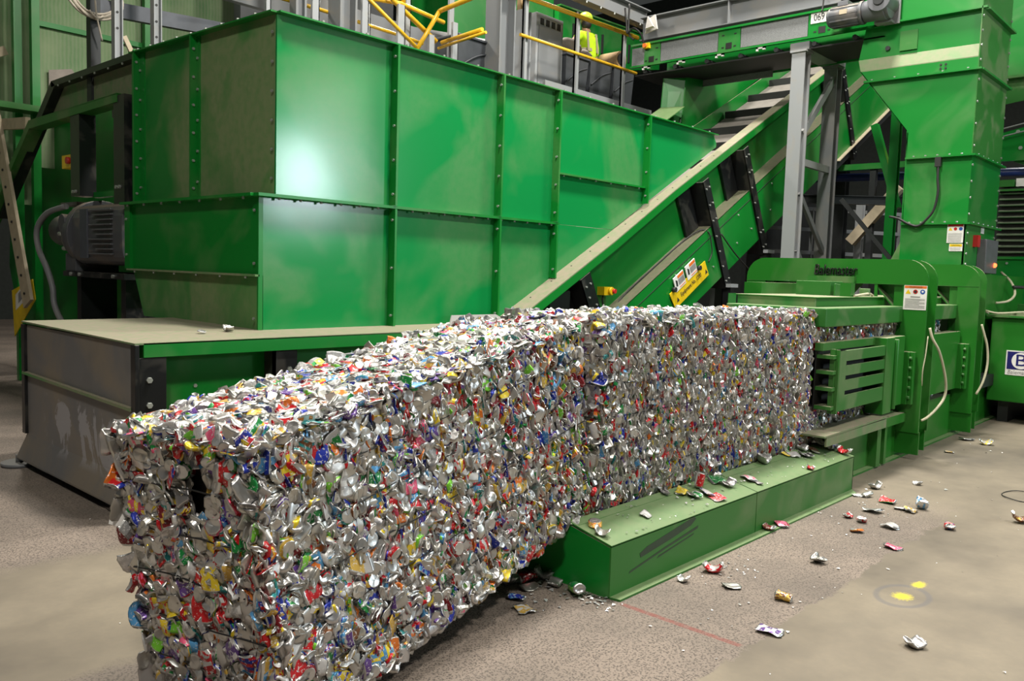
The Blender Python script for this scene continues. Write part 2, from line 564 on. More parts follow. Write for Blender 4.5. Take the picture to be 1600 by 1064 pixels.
    def obj(self, name, mats, parent=None, bevel=0.0, at=None):
        if not isinstance(mats, (list, tuple)):
            mats = [mats]
        if parent is not None:
            off = Vector(WORLD_AT[parent.name])
        elif at is not None:
            off = Vector(at)
        else:
            A = np.array(self.v)
            off = Vector(((A[:, 0].min() + A[:, 0].max()) / 2, (A[:, 1].min() + A[:, 1].max()) / 2, A[:, 2].min()))
        me = bpy.data.meshes.new(name)
        me.from_pydata([Vector(p) - off for p in self.v], [], self.f)
        for m in mats:
            me.materials.append(MAT[m] if isinstance(m, str) else m)
        me.polygons.foreach_set('material_index', self.mi)
        me.polygons.foreach_set('use_smooth', self.sm)
        me.update()
        o = bpy.data.objects.new(name, me)
        COL.objects.link(o)
        if parent is not None:
            o.parent = parent
        else:
            o.location = off
        WORLD_AT[o.name] = off
        if bevel:
            bv = o.modifiers.new('edge', 'BEVEL')
            bv.width, bv.segments, bv.limit_method, bv.angle_limit = bevel, 2, 'ANGLE', math.radians(50)
        return o


def thing(name, label, cat, loc, group=None):
    o = bpy.data.objects.new(name, None)
    COL.objects.link(o)
    o.location = loc
    o.empty_display_size = 0.2
    WORLD_AT[o.name] = Vector(loc)
    return tag(o, label, cat, group)


def tag(o, label, cat, group=None):
    o['label'] = label
    o['category'] = cat
    if group:
        o['group'] = group
    return o


def structure(o):
    o['kind'] = 'structure'
    return o


def dup(root, delta, label=None, group=None):
    r = root.copy()
    COL.objects.link(r)
    r.location = root.location + Vector(delta)
    WORLD_AT[r.name] = Vector(WORLD_AT[root.name]) + Vector(delta)
    if label:
        r['label'] = label
    if group:
        r['group'] = group
    for ch in list(root.children):
        c = ch.copy()
        COL.objects.link(c)
        c.parent = r
        for g in list(ch.children):
            d = g.copy()
            COL.objects.link(d)
            d.parent = c
    return r


def lettering(name, text, size, origin, xdir, ydir, depth, mat, parent, align='CENTER', width=None, shear=0.0):
    """raised letters: xdir is the reading direction, ydir is up on the plate"""
    cu = bpy.data.curves.new(name, 'FONT')
    cu.body = text
    cu.size = size
    cu.extrude = depth / 2
    cu.align_x = align
    cu.align_y = 'CENTER'
    cu.shear = shear
    tmp = bpy.data.objects.new(name + '_tmp', cu)
    COL.objects.link(tmp)
    bpy.context.view_layer.update()
    dg = bpy.context.evaluated_depsgraph_get()
    me = bpy.data.meshes.new_from_object(tmp.evaluated_get(dg))
    bpy.data.objects.remove(tmp)
    X = Vector(xdir).normalized()
    Y = Vector(ydir).normalized()
    Z = X.cross(Y)
    n = len(me.vertices)
    co = np.empty(n * 3)
    me.vertices.foreach_get('co', co)
    co = co.reshape(-1, 3)
    sx = 1.0
    if width:
        sx = width / max(1e-6, co[:, 0].max() - co[:, 0].min())
    M = np.array([X[:], Y[:], Z[:]])
    off = Vector(WORLD_AT[parent.name])
    wc = (co * np.array([sx, 1, 1])) @ M + np.array(origin) - np.array(off)
    me.vertices.foreach_set('co', wc.ravel())
    me.materials.clear()
    me.materials.append(MAT[mat])
    me.name = name
    me.update()
    o = bpy.data.objects.new(name, me)
    COL.objects.link(o)
    o.parent = parent
    WORLD_AT[o.name] = off
    return o


def lin(a, b, n):
    return [a + (b - a) * i / (n - 1) for i in range(n)]

# ------------------------------------------------------------------ setting
m = MB()
m.box(-14, 34, -14, 32, -0.2, 0)
structure(m.obj('floor', 'floor', at=(0, 0, 0)))
m = MB(); m.box(-14, 34, 26, 26.3, 0, 13)
structure(m.obj('wall_back', 'wallfar'))
m = MB(); m.box(30, 30.3, -14, 26, 0, 13)
structure(m.obj('wall_right', 'wallfar'))


def lip(x):      # underside of the conveyor's top lip
    return 2.953 + 0.521 * (x - 9.966)


def ledge(x):    # top of the lower guard box
    return 1.307 + 0.55 * (x - 8.339)


def boxbot(x):   # bottom of the lower guard box
    return 1.318 + 0.54 * (x - 9.965)


# ------------------------------------------------------------------ hopper
hop = thing('sorting_hopper', 'huge green hopper of bolted steel panels standing over the flat end of the conveyor', 'hopper', (6.5, 7.4, 1.2))
YH, YB = 6.14, 8.77
XU, XL = 3.80, 3.645
m = MB()
m.xz(YH, [(XU, 2.30), (8.47, 2.30), (10.89, 3.585 + 0.02), (10.89, 3.66), (10.80, 3.77), (XU, 3.77)], 0.02)
m.obj('upper_side_panel', 'hopper', hop)
m = MB()
m.xz(YH, [(XL, 1.2), (6.44, 1.2), (8.47, 2.296), (XL, 2.296)], 0.02)
m.obj('lower_side_panel', 'hopper', hop)
m = MB()
m.yz(XU, [(YH, 2.3), (YB, 2.3), (YB, 3.83), (YH, 3.77)], 0.02)
m.obj('upper_end_panel', 'dusty', hop)
m = MB()
m.yz(XL, [(YH, 1.655), (8.56, 1.655), (8.60, 2.296), (YH, 2.296)], 0.02)
m.obj('lower_end_panel', 'green', hop)
m = MB()
m.yz(XL + 0.02, [(YH, 1.2), (8.30, 1.2), (8.54, 1.655), (YH, 1.655)], 0.02)
m.obj('skirt_panel', 'dusty', hop)
m = MB()
m.xz(YB, [(XU, 1.6), (9.5, 2.3), (10.89, 3.585), (10.89, 3.77), (XU, 3.83)], -0.02)
m.obj('far_side_panel', 'hopper', hop)
m = MB()
m.box(XL + .06, 7.2, YH + .02, 8.2, 1.25, 1.27)
m.obj('hopper_floor', 'dark', hop)
# top lip of the side
m = MB()
m.box(XU - 0.02, 10.82, YH - 0.075, YH, 3.755, 3.768)
m.bolts([(x, YH - 0.05, 3.768) for x in lin(4.2, 10.6, 15)], (0, 0, 1), 0.012, 0.02)
m.obj('top_flange', ['green', 'bolt'], hop)
m = MB()
m.prism([(XU - 0.075, YH - 0.02, 3.757), (XU, YH - 0.02, 3.757), (XU, YB, 3.817), (XU - 0.075, YB, 3.817)], (0, 0, 0.013))
m.bolts([(XU - 0.05, y, 3.77 + (y - YH) * 0.0228) for y in lin(6.4, 8.6, 9)], (0, 0, 1), 0.012, 0.02)
m.obj('top_flange', ['green', 'bolt'], hop)
# waist flange
m = MB()
m.box(XL - 0.05, 7.36, YH - 0.075, YH, 2.29, 2.315)
m.bolts([(x, YH - 0.045, 2.29) for x in lin(3.8, 7.25, 18)], (0, 0, -1), 0.012, 0.018)
m.obj('waist_flange', ['green', 'bolt'], hop)
m = MB()
m.box(XL - 0.08, XU, YH, 8.62, 2.29, 2.315)
m.bolts([(XL - 0.05, y, 2.29) for y in lin(6.3, 8.5, 7)], (0, 0, -1), 0.012, 0.02)
m.obj('waist_flange', ['green', 'bolt'], hop)
m = MB()
m.box(XL - 0.04, XL, YH - 0.01, 8.56, 1.645, 1.662)
m.bolts([(XL - 0.025, y, 1.645) for y in lin(6.3, 8.4, 6)], (0, 0, -1), 0.011, 0.018)
m.obj('skirt_flange', ['tan', 'bolt'], hop)
# short cross seam right of the fourth rib
m = MB()
m.box(7.33, 9.07, YH - 0.06, YH, 2.852, 2.872)
m.bolts([(x, YH - 0.035, 2.852) for x in lin(7.45, 8.95, 6)], (0, 0, -1), 0.011, 0.016)
m.obj('cross_flange', ['green', 'bolt'], hop)
# upright bolted ribs of the side
for x, zlo, zhi in ((4.985, 1.21, 3.75), (6.38, 1.21, 3.75), (7.30, 1.69, 3.75), (9.08, 2.66, 3.75)):
    m = MB()
    for z0, z1 in ((zlo, min(2.285, zhi)), (2.32, zhi)) if zlo < 2.2 else ((zlo, zhi),):
        m.box(x - 0.012, x + 0.012, YH - 0.095, YH, z0, z1)
        n = max(2, int((z1 - z0) / 0.27))
        m.bolts([(x - 0.012, YH - 0.06, z) for z in lin(z0 + 0.1, z1 - 0.1, n)], (-1, 0, 0), 0.013, 0.013)
    m.obj('rib', ['green', 'bolt'], hop)
# ribs of the end face
for y, z0, z1, w in ((7.47, 2.32, 3.79, 0.0), (8.66, 2.32, 3.84, 0.11)):
    m = MB()
    m.box(XU - 0.075, XU, y - 0.012, y + 0.012, z0, z1)
    m.box(XU - 0.014, XU, y - 0.06 - w * 0.5, y + 0.06 + w, z0, z1)
    m.bolts([(XU - 0.05, y - 0.012, z) for z in lin(z0 + 0.1, z1 - 0.12, 6)], (0, -1, 0), 0.013, 0.013)
    m.bolts([(XU - 0.014, y - 0.035, z) for z in lin(z0 + 0.16, z1 - 0.2, 5)], (-1, 0, 0), 0.013, 0.013)
    m.obj('rib', ['green', 'bolt'], hop)
m = MB()
m.box(XL - 0.03, XL, 8.50, 8.62, 1.66, 2.29)
m.bolts([(XL - 0.03, 8.57, z) for z in (1.8, 2.15)], (-1, 0, 0), 0.013, 0.013)
m.obj('rib', ['green', 'bolt'], hop)
# corner seam with bolts
m = MB()
m.box(XU - 0.012, XU + 0.03, YH - 0.012, YH + 0.01, 2.32, 3.75)
m.bolts([(XU - 0.012, YH + 0.05, z) for z in lin(2.45, 3.62, 6)], (-1, 0, 0), 0.013, 0.012)
m.obj('corner_angle', ['hopper', 'bolt'], hop)
m = MB()
m.box(XL - 0.01, XL + 0.03, YH - 0.01, YH + 0.01, 1.21, 2.29)
m.bolts([(XL - 0.01, YH + 0.05, z) for z in (1.3, 1.75, 2.18)], (-1, 0, 0), 0.013, 0.012)
m.obj('corner_angle', ['green', 'bolt'], hop)

# ------------------------------------------------------------------ inclined conveyor with its flat tail under the hopper
con = thing('inclined_conveyor', 'long green cleated conveyor rising from under the hopper to the upper right', 'conveyor', (8.5, 6.4, 0.0))
# tail cover
m = MB()
m.prism([(2.38, 5.53, 1.19), (2.38, 7.70, 1.205), (7.2, 7.70, 1.215), (7.2, 5.53, 1.20)], (0, 0, 0.012))
m.obj('tail_cover', 'tan', con)
m = MB()
m.box(2.44, 7.2, 5.53, 5.545, 1.105, 1.199)
m.obj('cover_lip', 'green', con)
# end plate with rolled foot and cross ridge
m = MB()
m.yz(2.40, [(5.58, 0.27), (7.66, 0.27), (7.66, 1.185), (5.58, 1.185)], 0.02)
m.prism([(2.40, 5.58, 0.275), (2.40, 7.66, 0.275), (2.33, 7.72, 0.07), (2.33, 5.52, 0.07)], (0.015, 0, 0.0))
m.prism([(2.33, 5.52, 0.07), (2.33, 7.72, 0.07), (2.36, 7.72, 0.055), (2.36, 5.52, 0.055)], (0.0, 0, 0.012))
m.obj('end_plate', 'endplate', con)
m = MB()
m.yz(2.40, [(5.58, 0.745), (7.66, 0.78), (7.66, 0.80), (5.58, 0.765)], -0.035)
m.obj('plate_ridge', 'tan', con)
for y in (5.535, 7.65):
    m = MB()
    m.box(2.375, 2.405, y - 0.02, y + 0.05, 0.28, 1.19)
    if y < 6:
        m.box(2.405, 2.60, 5.545, 5.575, 0.0, 1.10)
        m.bolts([(2.48, 5.545, z) for z in (0.95, 0.78, 0.45)], (0, -1, 0), 0.022, 0.016)
    else:
        m.box(2.405, 2.60, 7.66, 7.69, 0.0, 1.15)
    m.obj('tail_post', ['black', 'bolt'], con, bevel=0.003)
for x in (3.56, 5.0, 6.4):
    m = MB()
    m.box(x - 0.1, x + 0.1, 5.60, 5.63, 0.0, 1.10)
    m.box(x - 0.1, x - 0.085, 5.60, 5.75, 0.0, 1.10)
    m.bolts([(x + 0.03, 5.60, z) for z in (0.95, 0.8)], (0, -1, 0), 0.02, 0.014)
    m.obj('tail_post', ['black', 'bolt'], con)
m = MB()
m.box(2.42, 7.2, 5.74, 5.76, 0.62, 1.18)
m.bolts([(2.9, 5.74, 0.86), (3.2, 5.74, 0.80), (4.2, 5.74, 0.86)], (0, -1, 0), 0.014, 0.012)
m.obj('tail_skirt', ['green', 'bolt'], con)
m = MB()
m.box(2.6, 7.2, 5.64, 5.78, 0.10, 0.60)
m.prism([(2.6, 5.60, 0.60), (7.2, 5.60, 0.60), (7.2, 5.76, 0.67), (2.6, 5.76, 0.67)], (0, 0, 0.012), mi=1)
m.obj('tail_base_beam', ['green', 'tan'], con)
m = MB()
m.box(2.5, 7.2, 6.0, 7.6, 0.25, 1.15)
m.obj('tail_inner_deck', 'dark', con)
for y in (6.0, 7.4):
    m = MB()
    m.box(2.48, 2.60, y - 0.05, y + 0.05, 0.0, 0.3)
    m.box(2.42, 2.66, y - 0.12, y + 0.12, 0.0, 0.02)
    m.obj('foot', 'galv', con)
m = MB()
m.cyl((2.36, 7.73, 0.0), (2.36, 7.73, 0.03), 0.14, 20)
m.cyl((2.36, 7.73, 0.03), (2.36, 7.73, 0.09), 0.03, 10)
m.obj('foot', 'greybeam', con)
# grey deflector on the cover's far end
m = MB()
m.prism([(5.6, 5.95, 1.215), (5.72, 6.05, 1.30), (6.35, 6.05, 1.30), (6.45, 5.95, 1.215)], (0, 0.012, 0))
m.obj('deflector_plate', 'greybeam', con)

XE = 17.4
m = MB()
x0 = 6.0
fy = [(x0, 5.86), (8.2, 5.89), (9.6, 5.97), (XE, 6.0)]
for (xa, ya), (xb, yb_) in zip(fy[:-1], fy[1:]):
    m.prism([(xa, ya, lip(xa) + 0.105), (xb, yb_, lip(xb) + 0.105), (xb, 6.16, lip(xb) + 0.105), (xa, 6.16, lip(xa) + 0.105)], (0.0, 0, 0.014))
m.bolts([(x, 6.06, lip(x) + 0.118) for x in lin(6.9, 10.7, 12)], (-0.48, 0, 0.87), 0.010, 0.004, mi=1)
m.obj('top_flange', ['tan', 'dark'], con)
m = MB()
for (xa, ya), (xb, yb_) in zip(fy[:-1], fy[1:]):
    m.prism([(xa, ya, lip(xa)), (xb, yb_, lip(xb)), (xb, yb_, lip(xb) + 0.105), (xa, ya, lip(xa) + 0.105)], (0, 0.012, 0))
m.obj('lip', 'green', con)
m = MB()
m.xz(6.125, [(7.66, 1.0), (8.2, 1.0), (XE, ledge(XE) - 0.05), (XE, lip(XE) + 0.05), (7.52, lip(7.52) + 0.05)], 0.015)
m.obj('side_skirt', 'green', con)
m = MB()
m.prism([(7.2, 5.90, ledge(7.2) - 0.012), (XE, 5.90, ledge(XE) - 0.012), (XE, 6.13, ledge(XE) - 0.012), (7.2, 6.13, ledge(7.2) - 0.012)], (0, 0, 0.012))
m.obj('guard_ledge', 'tan', con)
m = MB()
m.xz(5.90, [(7.66, 0.35), (8.18, 0.35), (XE, boxbot(XE)), (XE, ledge(XE)), (7.66, ledge(7.66))], 0.22)
for a, b in ((8.6, 10.55), (11.2, 11.62), (12.2, 14.0)):
    m.bolts([(x, 5.90, ledge(x) - d) for x in lin(a, b, max(2, int((b - a) / 0.55))) for d in (0.22, 0.62)], (0, -1, 0), 0.014, 0.01)
m.prism([(8.0, 5.896, ledge(8.0) - 0.155), (XE, 5.896, ledge(XE) - 0.155), (XE, 5.896, ledge(XE) - 0.145), (8.0, 5.896, ledge(8.0) - 0.145)], (0, 0.004, 0), mi=2)
m.obj('guard_box', ['green', 'bolt', 'dark'], con)
m = MB()
m.prism([(8.0, 5.92, boxbot(8.0) - 0.02), (XE, 5.92, boxbot(XE) - 0.02), (XE, 7.25, boxbot(XE) - 0.02), (8.0, 7.25, boxbot(8.0) - 0.02)], (0, 0, 0.015))
m.obj('underpan', 'dark', con)
m = MB()
m.prism([(14.6, 5.83, boxbot(14.6) - 0.0), (XE, 5.83, boxbot(XE)), (XE, 5.93, boxbot(XE)), (14.6, 5.93, boxbot(14.6))], (0, 0, 0.014))
m.prism([(14.6, 5.93, boxbot(14.6) - 0.20), (XE, 5.93, boxbot(XE) - 0.20), (XE, 5.93, boxbot(XE)), (14.6, 5.93, boxbot(14.6))], (0, 0.02, 0), mi=1)
m.obj('bottom_flange', ['wood', 'dark'], con)
# far skirt, belt and cleats
m = MB()
m.xz(7.22, [(8.0, lip(8.0) - 0.3), (XE, lip(XE) - 0.3), (XE, lip(XE) + 0.12), (8.0, lip(8.0) + 0.12)], 0.02)
m.obj('far_skirt', 'green', con)
m = MB()
m.prism([(7.0, 6.15, lip(7.0) - 0.13), (XE, 6.15, lip(XE) - 0.13), (XE, 7.21, lip(XE) - 0.13), (7.0, 7.21, lip(7.0) - 0.13)], (0, 0, 0.02))
m.obj('belt', 'belt', con)
for x in (10.9, 11.55, 12.22, 13.0, 13.78, 14.55):
    m = MB()
    z = lip(x) - 0.11
    m.prism([(x, 6.17, z), (x + 0.07, 6.17, z + 0.036), (x + 0.03, 6.17, z + 0.125), (x - 0.01, 6.17, z + 0.11)], (0, 1.02, 0))
    m.obj('cleat', 'rubber', con)
# black channel frames square to the slope
SL = Vector((1, 0, 0.55)).normalized()
NR = Vector((-0.55, 0, 1)).normalized()


def frame(xt, drop, foot=True, wide=0.17):
    t = Vector((xt, 5.875, lip(xt) - 0.01))
    b = t - NR * drop
    mm = MB()
    for s, w in ((0.0, wide),):
        a0, a1 = t - SL * wide * 0.5, t + SL * wide * 0.5
        b0, b1 = b - SL * wide * 0.5, b + SL * wide * 0.5
        mm.prism([a0, a1, b1, b0], (0, 0.015, 0))
        mm.prism([a0, b0, b0 + SL * 0.015, a0 + SL * 0.015], (0, 0.25, 0))
    for k in lin(0.12, drop - 0.1, 7):
        p = t - NR * k
        mm.bolts([p - SL * 0.035, p + SL * 0.05] if int(k * 10) % 2 else [p - SL * 0.035], (0, -1, 0), 0.013, 0.012)
    mm.obj('channel_frame', ['black', 'bolt'], con)
    # the deeper leg behind it
    mm = MB()
    a0, a1 = t - SL * 0.44, t - SL * 0.11
    b0, b1 = a0 - NR * (drop * 0.45), a1 - NR * (drop * 0.45)
    mm.prism([a0 + Vector((0, 0.20, 0)), a1 + Vector((0, 0.20, 0)), b1 + Vector((0, 0.20, 0)), b0 + Vector((0, 0.20, 0))], (0, 0.03, 0))
    mm.obj('frame_gusset', 'black', con)
    return b


fb1 = frame(10.19, 1.62)
fb2 = frame(11.27, 1.66)
fb3 = frame(7.62, 1.05, wide=0.2)
fb4 = frame(14.62, 1.6)
m = MB()
m.box(7.1, 7.45, 5.95, 6.1, 0.7, 1.55)
m.obj('frame_gusset', 'black', con)
for fb in (fb1, fb2):
    m = MB()
    x = fb.x + 0.02
    m.box(x - 0.06, x + 0.06, 5.82, 5.94, 0.0, fb.z + 0.02)
    m.box(x - 0.10, x + 0.12, 5.80, 5.96, fb.z - 0.02, fb.z + 0.03, mi=1)
    m.box(x - 0.16, x + 0.16, 5.75, 6.0, 0.0, 0.02)
    m.box(x - 0.11, x + 0.11, 5.815, 5.825, fb.z - 0.38, fb.z - 0.10, mi=2)
    m.obj('support_leg', ['black', 'galv', 'green'], con)
m = MB()
m.box(10.55, 10.68, 6.6, 6.75, 0, 1.9)
m.obj('support_leg', 'bluegrey', con)

# yellow warning board on the guard box
sg = MB()
U = Vector((10.39 - 9.59, 0, 1.80 - 1.333)).normalized()
W_ = Vector((-0.6, 0, 1.0)).normalized()
p0 = Vector((9.43, 5.885, 1.505))
p1 = Vector((9.60, 5.885, 1.335))
p2 = Vector((10.40, 5.885, 1.79))
p3 = Vector((10.27, 5.885, 1.965))
p0, p1, p2, p3 = Vector((9.42, 5.885, 1.52)), Vector((9.585, 5.885, 1.325)), Vector((10.40, 5.885, 1.79)), Vector((10.275, 5.885, 1.975))
sg.prism([p0, p1, p2, p3], (0, -0.008, 0))
sign = sg.obj('warning_board', 'signyellow', con)
sign['label'] = 'yellow warning board with two white stickers'


def sub(name, mm, mats, parent, label=None):
    o = mm.obj(name, mats, parent)
    if label:
        o['label'] = label
    return o


WORLD_AT[sign.name] = WORLD_AT[con.name]
dirU = (p2 - p1).normalized()
dirV = Vector((-dirU.z, 0, dirU.x))
for k, a in enumerate((0.10, 0.42)):
    q = p0 + dirU * (a + 0.05) + dirV * (-0.06)
    mm = MB()
    mm.prism([q, q + dirU * 0.26, q + dirU * 0.26 + dirV * 0.20, q + dirV * 0.20], (0, -0.013, 0))
    mm.prism([q + dirU * 0.10 + dirV * 0.06, q + dirU * 0.25 + dirV * 0.06, q + dirU * 0.25 + dirV * 0.14, q + dirU * 0.10 + dirV * 0.14], (0, -0.015, 0), mi=2)
    mm.prism([q + dirU * 0.10 + dirV * 0.15, q + dirU * 0.25 + dirV * 0.15, q + dirU * 0.25 + dirV * 0.19, q + dirU * 0.10 + dirV * 0.19], (0, -0.015, 0), mi=1)
    mm.prism([q + dirU * 0.03 + dirV * 0.07, q + dirU * 0.07 + dirV * 0.06, q + dirU * 0.08 + dirV * 0.13, q + dirU * 0.04 + dirV * 0.16], (0, -0.015, 0), mi=3)
    mm.prism([q + dirU * 0.10 + dirV * 0.02, q + dirU * 0.25 + dirV * 0.02, q + dirU * 0.25 + dirV * 0.03, q + dirU * 0.10 + dirV * 0.03], (0, -0.015, 0), mi=1)
    sub('safety_sticker', mm, ['white', 'orange', 'greyink', 'ink'], sign)
for q in (p0 + dirU * 0.10 + dirV * 0.01, p3 - dirU * 0.20 + dirV * 0.0):
    mm = MB()
    mm.cyl(q + Vector((0, -0.008, 0)), q + Vector((0, -0.05, 0)), 0.035, 10)
    sub('board_clamp', mm, ['dark'], sign)
lettering('board_lettering', 'Equipment No. 1200', 0.085, tuple((p1 + p2) / 2 + dirV * 0.105 + Vector((0, -0.0095, 0))), dirU, dirV, 0.002, 'ink', sign, width=0.56)
mm = MB()
for q in (p1 + dirU * 0.07 + dirV * 0.06, p2 - dirU * 0.08 + dirV * 0.05):
    mm.prism([q, q + dirU * 0.06 + dirV * 0.0, q + dirU * 0.03 + dirV * 0.06], (0, -0.011, 0))
sub('hazard_triangle', mm, ['ink'], sign)
# emergency stop and its cable
m = MB()
m.box(8.19, 8.36, 6.02, 6.125, 1.50, 1.60)
m.cyl((8.31, 6.02, 1.55), (8.31, 5.985, 1.55), 0.045, 14)
m.cyl((8.33, 5.985, 1.55), (8.33, 5.955, 1.55), 0.028, 12, mi=1)
es = m.obj('emergency_stop_switch', ['signyellow', 'red'], con)
m = MB()
m.tube([(8.24, 6.07, 1.50), (8.23, 6.07, 1.42), (8.28, 6.06, 1.32), (8.42, 6.05, 1.29), (8.65, 6.06, ledge(8.65) + 0.02), (9.4, 6.07, ledge(9.4) + 0.015),
        (10.0, 6.06, ledge(10.0) + 0.015), (10.25, 5.97, ledge(10.25) + 0.03), (10.36, 5.89, ledge(10.3) - 0.02), (10.42, 5.87, 2.2), (10.44, 5.87, 2.08), (10.36, 5.87, 1.96)], 0.009)
m.obj('control_cable', 'rubber', con)
m = MB()
m.cyl((8.22, 6.04, 1.38), (7.75, 5.95, 1.05), 0.012, 8)
m.obj('pull_rod', 'galv', con)
m = MB()
m.tube([(10.66, 5.86, 2.36), (11.0, 5.85, 2.14), (11.4, 5.86, 1.95), (11.9, 5.9, 1.78), (12.4, 6.0, 1.7)], 0.010)
m.obj('slack_cable', 'rubber', con)

# ------------------------------------------------------------------ bale run-out ledge
led = thing('bale_ledge', 'low green steel run-out ledge with sloped top under the middle bale', 'ledge', (5.4, 2.9, 0))
for a, b in ((3.645, 5.335), (5.345, 7.10)):
    m = MB()
    m.prism([(a, 2.563, 0.285), (b, 2.563, 0.285), (b, 2.863, 0.355), (a, 2.863, 0.355)], (0, 0, 0.010))
    m.obj('sloped_top', 'ledge', led)
    m = MB()
    m.box(a, b, 2.563, 2.573, 0.008, 0.290)
    m.obj('front_plate', 'ledge', led)
m = MB()
m.yz(3.645, [(2.573, 0.0), (3.70, 0.0), (3.70, 0.345), (2.863, 0.345), (2.573, 0.282)], 0.01)
m.obj('end_plate', 'green', led)
m = MB()
m.yz(7.10, [(2.563, 0.0), (3.70, 0.0), (3.70, 0.345), (2.863, 0.345), (2.563, 0.282)], -0.01)
m.obj('end_plate', 'green', led)
m = MB()
m.box(3.66, 7.09, 2.80, 3.70, 0.30, 0.352)
m.obj('deck', 'ledge', led)
m = MB()
m.prism([(3.645, 2.563, 0.0), (3.655, 2.50, 0.0), (7.0, 2.49, 0.0), (7.1, 2.563, 0.0)], (0, 0, 0.012))
m.obj('floor_flange', 'ledge', led)
# rubbed black scuffs on the front
m = MB()
for poly in ([(3.93, .165), (4.25, .205), (4.47, .24), (4.53, .272), (4.50, .287), (4.2, .245), (3.99, .215), (3.92, .19)],
             [(3.82, .10), (4.2, .16), (4.55, .205), (4.56, .222), (4.2, .172), (3.83, .112)],
             [(4.1, .12), (4.5, .175), (4.51, .184), (4.12, .132)]):
    m.xz(2.5625, poly, -0.0012)
m.obj('scuff_mark', plain('rubbed_tyre_black', (0.03, 0.055, 0.03, 1), 0.7), led)

# ------------------------------------------------------------------ baler
bal = thing('baler', 'green horizontal baler with twin arch frames at the end of the bale line', 'baler', (10.0, 3.3, 0))
YR, YL, ZT, RC = 2.58, 4.50, 1.99, 0.21


def arch_outline(grow=0.0, zin=1.745, yin_r=2.815, yin_l=4.275, z0=0.05):
    yr, yl, zt, rc = YR + grow, YL - grow, ZT - grow, RC - grow
    out = [(yr, z0)]
    for k in range(9):
        t = math.pi / 2 * k / 8
        out.append((yr + rc - rc * math.cos(t), zt - rc + rc * math.sin(t)))
    for k in range(9):
        t = math.pi / 2 * k / 8
        out.append((yl - rc + rc * math.sin(t), zt - rc + rc * math.cos(t)))
    out += [(yl, z0), (yin_l - grow, z0), (yin_l - grow, zin + grow), (yin_r + grow, zin + grow), (yin_r + grow, z0)]
    return out


def u_prism(mm, x, dx, grow, z0):
    """arch as three convex-ish pieces so the faces stay clean"""
    o = arch_outline(grow, z0=z0)
    yr, yl = YR + grow, YL - grow
    yin_r, yin_l, zin = 2.815 + grow, 4.275 - grow, 1.745 + grow
    mm.yz(x, [(yr, z0), (yr, zin), (yin_r, zin), (yin_r, z0)], dx)
    mm.yz(x, [(yl, z0), (yin_l, z0), (yin_l, zin), (yl, zin)], dx)
    top = [(yr, zin)] + o[1:19] + [(yl, zin)]
    mm.yz(x, top, dx)


def arch(x, lettered):
    mm = MB()
    u_prism(mm, x, 0.03, 0.0, 0.27)
    mm.yz(x + 0.022, [(2.575, 0.05), (2.575, 0.28), (3.35, 0.28), (3.35, 0.05)], 0.02)
    a = mm.obj('arch_frame', 'baler', bal)
    mm = MB()
    u_prism(mm, x + 0.28, 0.03, 0.0, 0.27)
    mm.yz(x + 0.285, [(2.60, 0.06), (2.60, 0.46), (2.84, 0.46), (2.84, 0.06)], 0.02)
    mm.obj('arch_frame', 'baler', bal)
    mm = MB()
    u_prism(mm, x + 0.03, 0.25, 0.09, 0.2)
    mm.obj('arch_web', 'baler', bal)
    mm = MB()
    mm.box(x - 0.004, x + 0.002, 2.59, 4.49, 1.738, 1.744)
    mm.obj('weld_seam', 'ledge', bal)
    # corner gussets
    for s in (0, 1):
        mm = MB()
        g = (lambda y: y) if s == 0 else (lambda y: 7.09 - y)
        mm.prism([(x + 0.015, g(3.10), 1.735), (x + 0.015, g(2.83), 1.42), (x + 0.27, g(2.83), 1.42), (x + 0.27, g(3.10), 1.735)], (0, 0, 0.018))
        mm.yz(x + 0.14, [(g(2.82), 1.44), (g(3.09), 1.74), (g(2.82), 1.74)], 0.015)
        if s == 0:
            mm.box(x + 0.0, x + 0.25, 2.825, 3.08, 1.40, 1.415)
            mm.box(x - 0.0, x + 0.02, 3.06, 3.09, 1.40, 1.74)
        mm.obj('corner_gusset', 'baler', bal)
    # bolted guide block low on the near leg
    mm = MB()
    mm.box(x - 0.10, x + 0.0, 2.68, 2.76, 0.56, 1.08)
    mm.box(x - 0.075, x - 0.02, 2.64, 2.68, 0.56, 1.08)
    mm.bolts([(x - 0.09, 2.68, z) for z in lin(0.63, 1.02, 5)], (0, -1, 0), 0.018, 0.025)
    mm.obj('guide_block', ['baler', 'ledge'], bal, bevel=0.004)
    return a


a1 = arch(8.82, True)
a2 = arch(10.72, False)
m = MB()
m.yz(8.82, [(3.28, 1.742), (3.28, 1.808), (3.80, 1.808), (3.80, 1.742)], -0.05)
m.obj('name_shelf', 'ledge', bal)
lettering('name_lettering', 'Balemaster', 0.155, (8.805, 3.50, 1.868), (0, -1, 0), (0, 0, 1), 0.02, 'black', bal, width=0.45, shear=0.15)
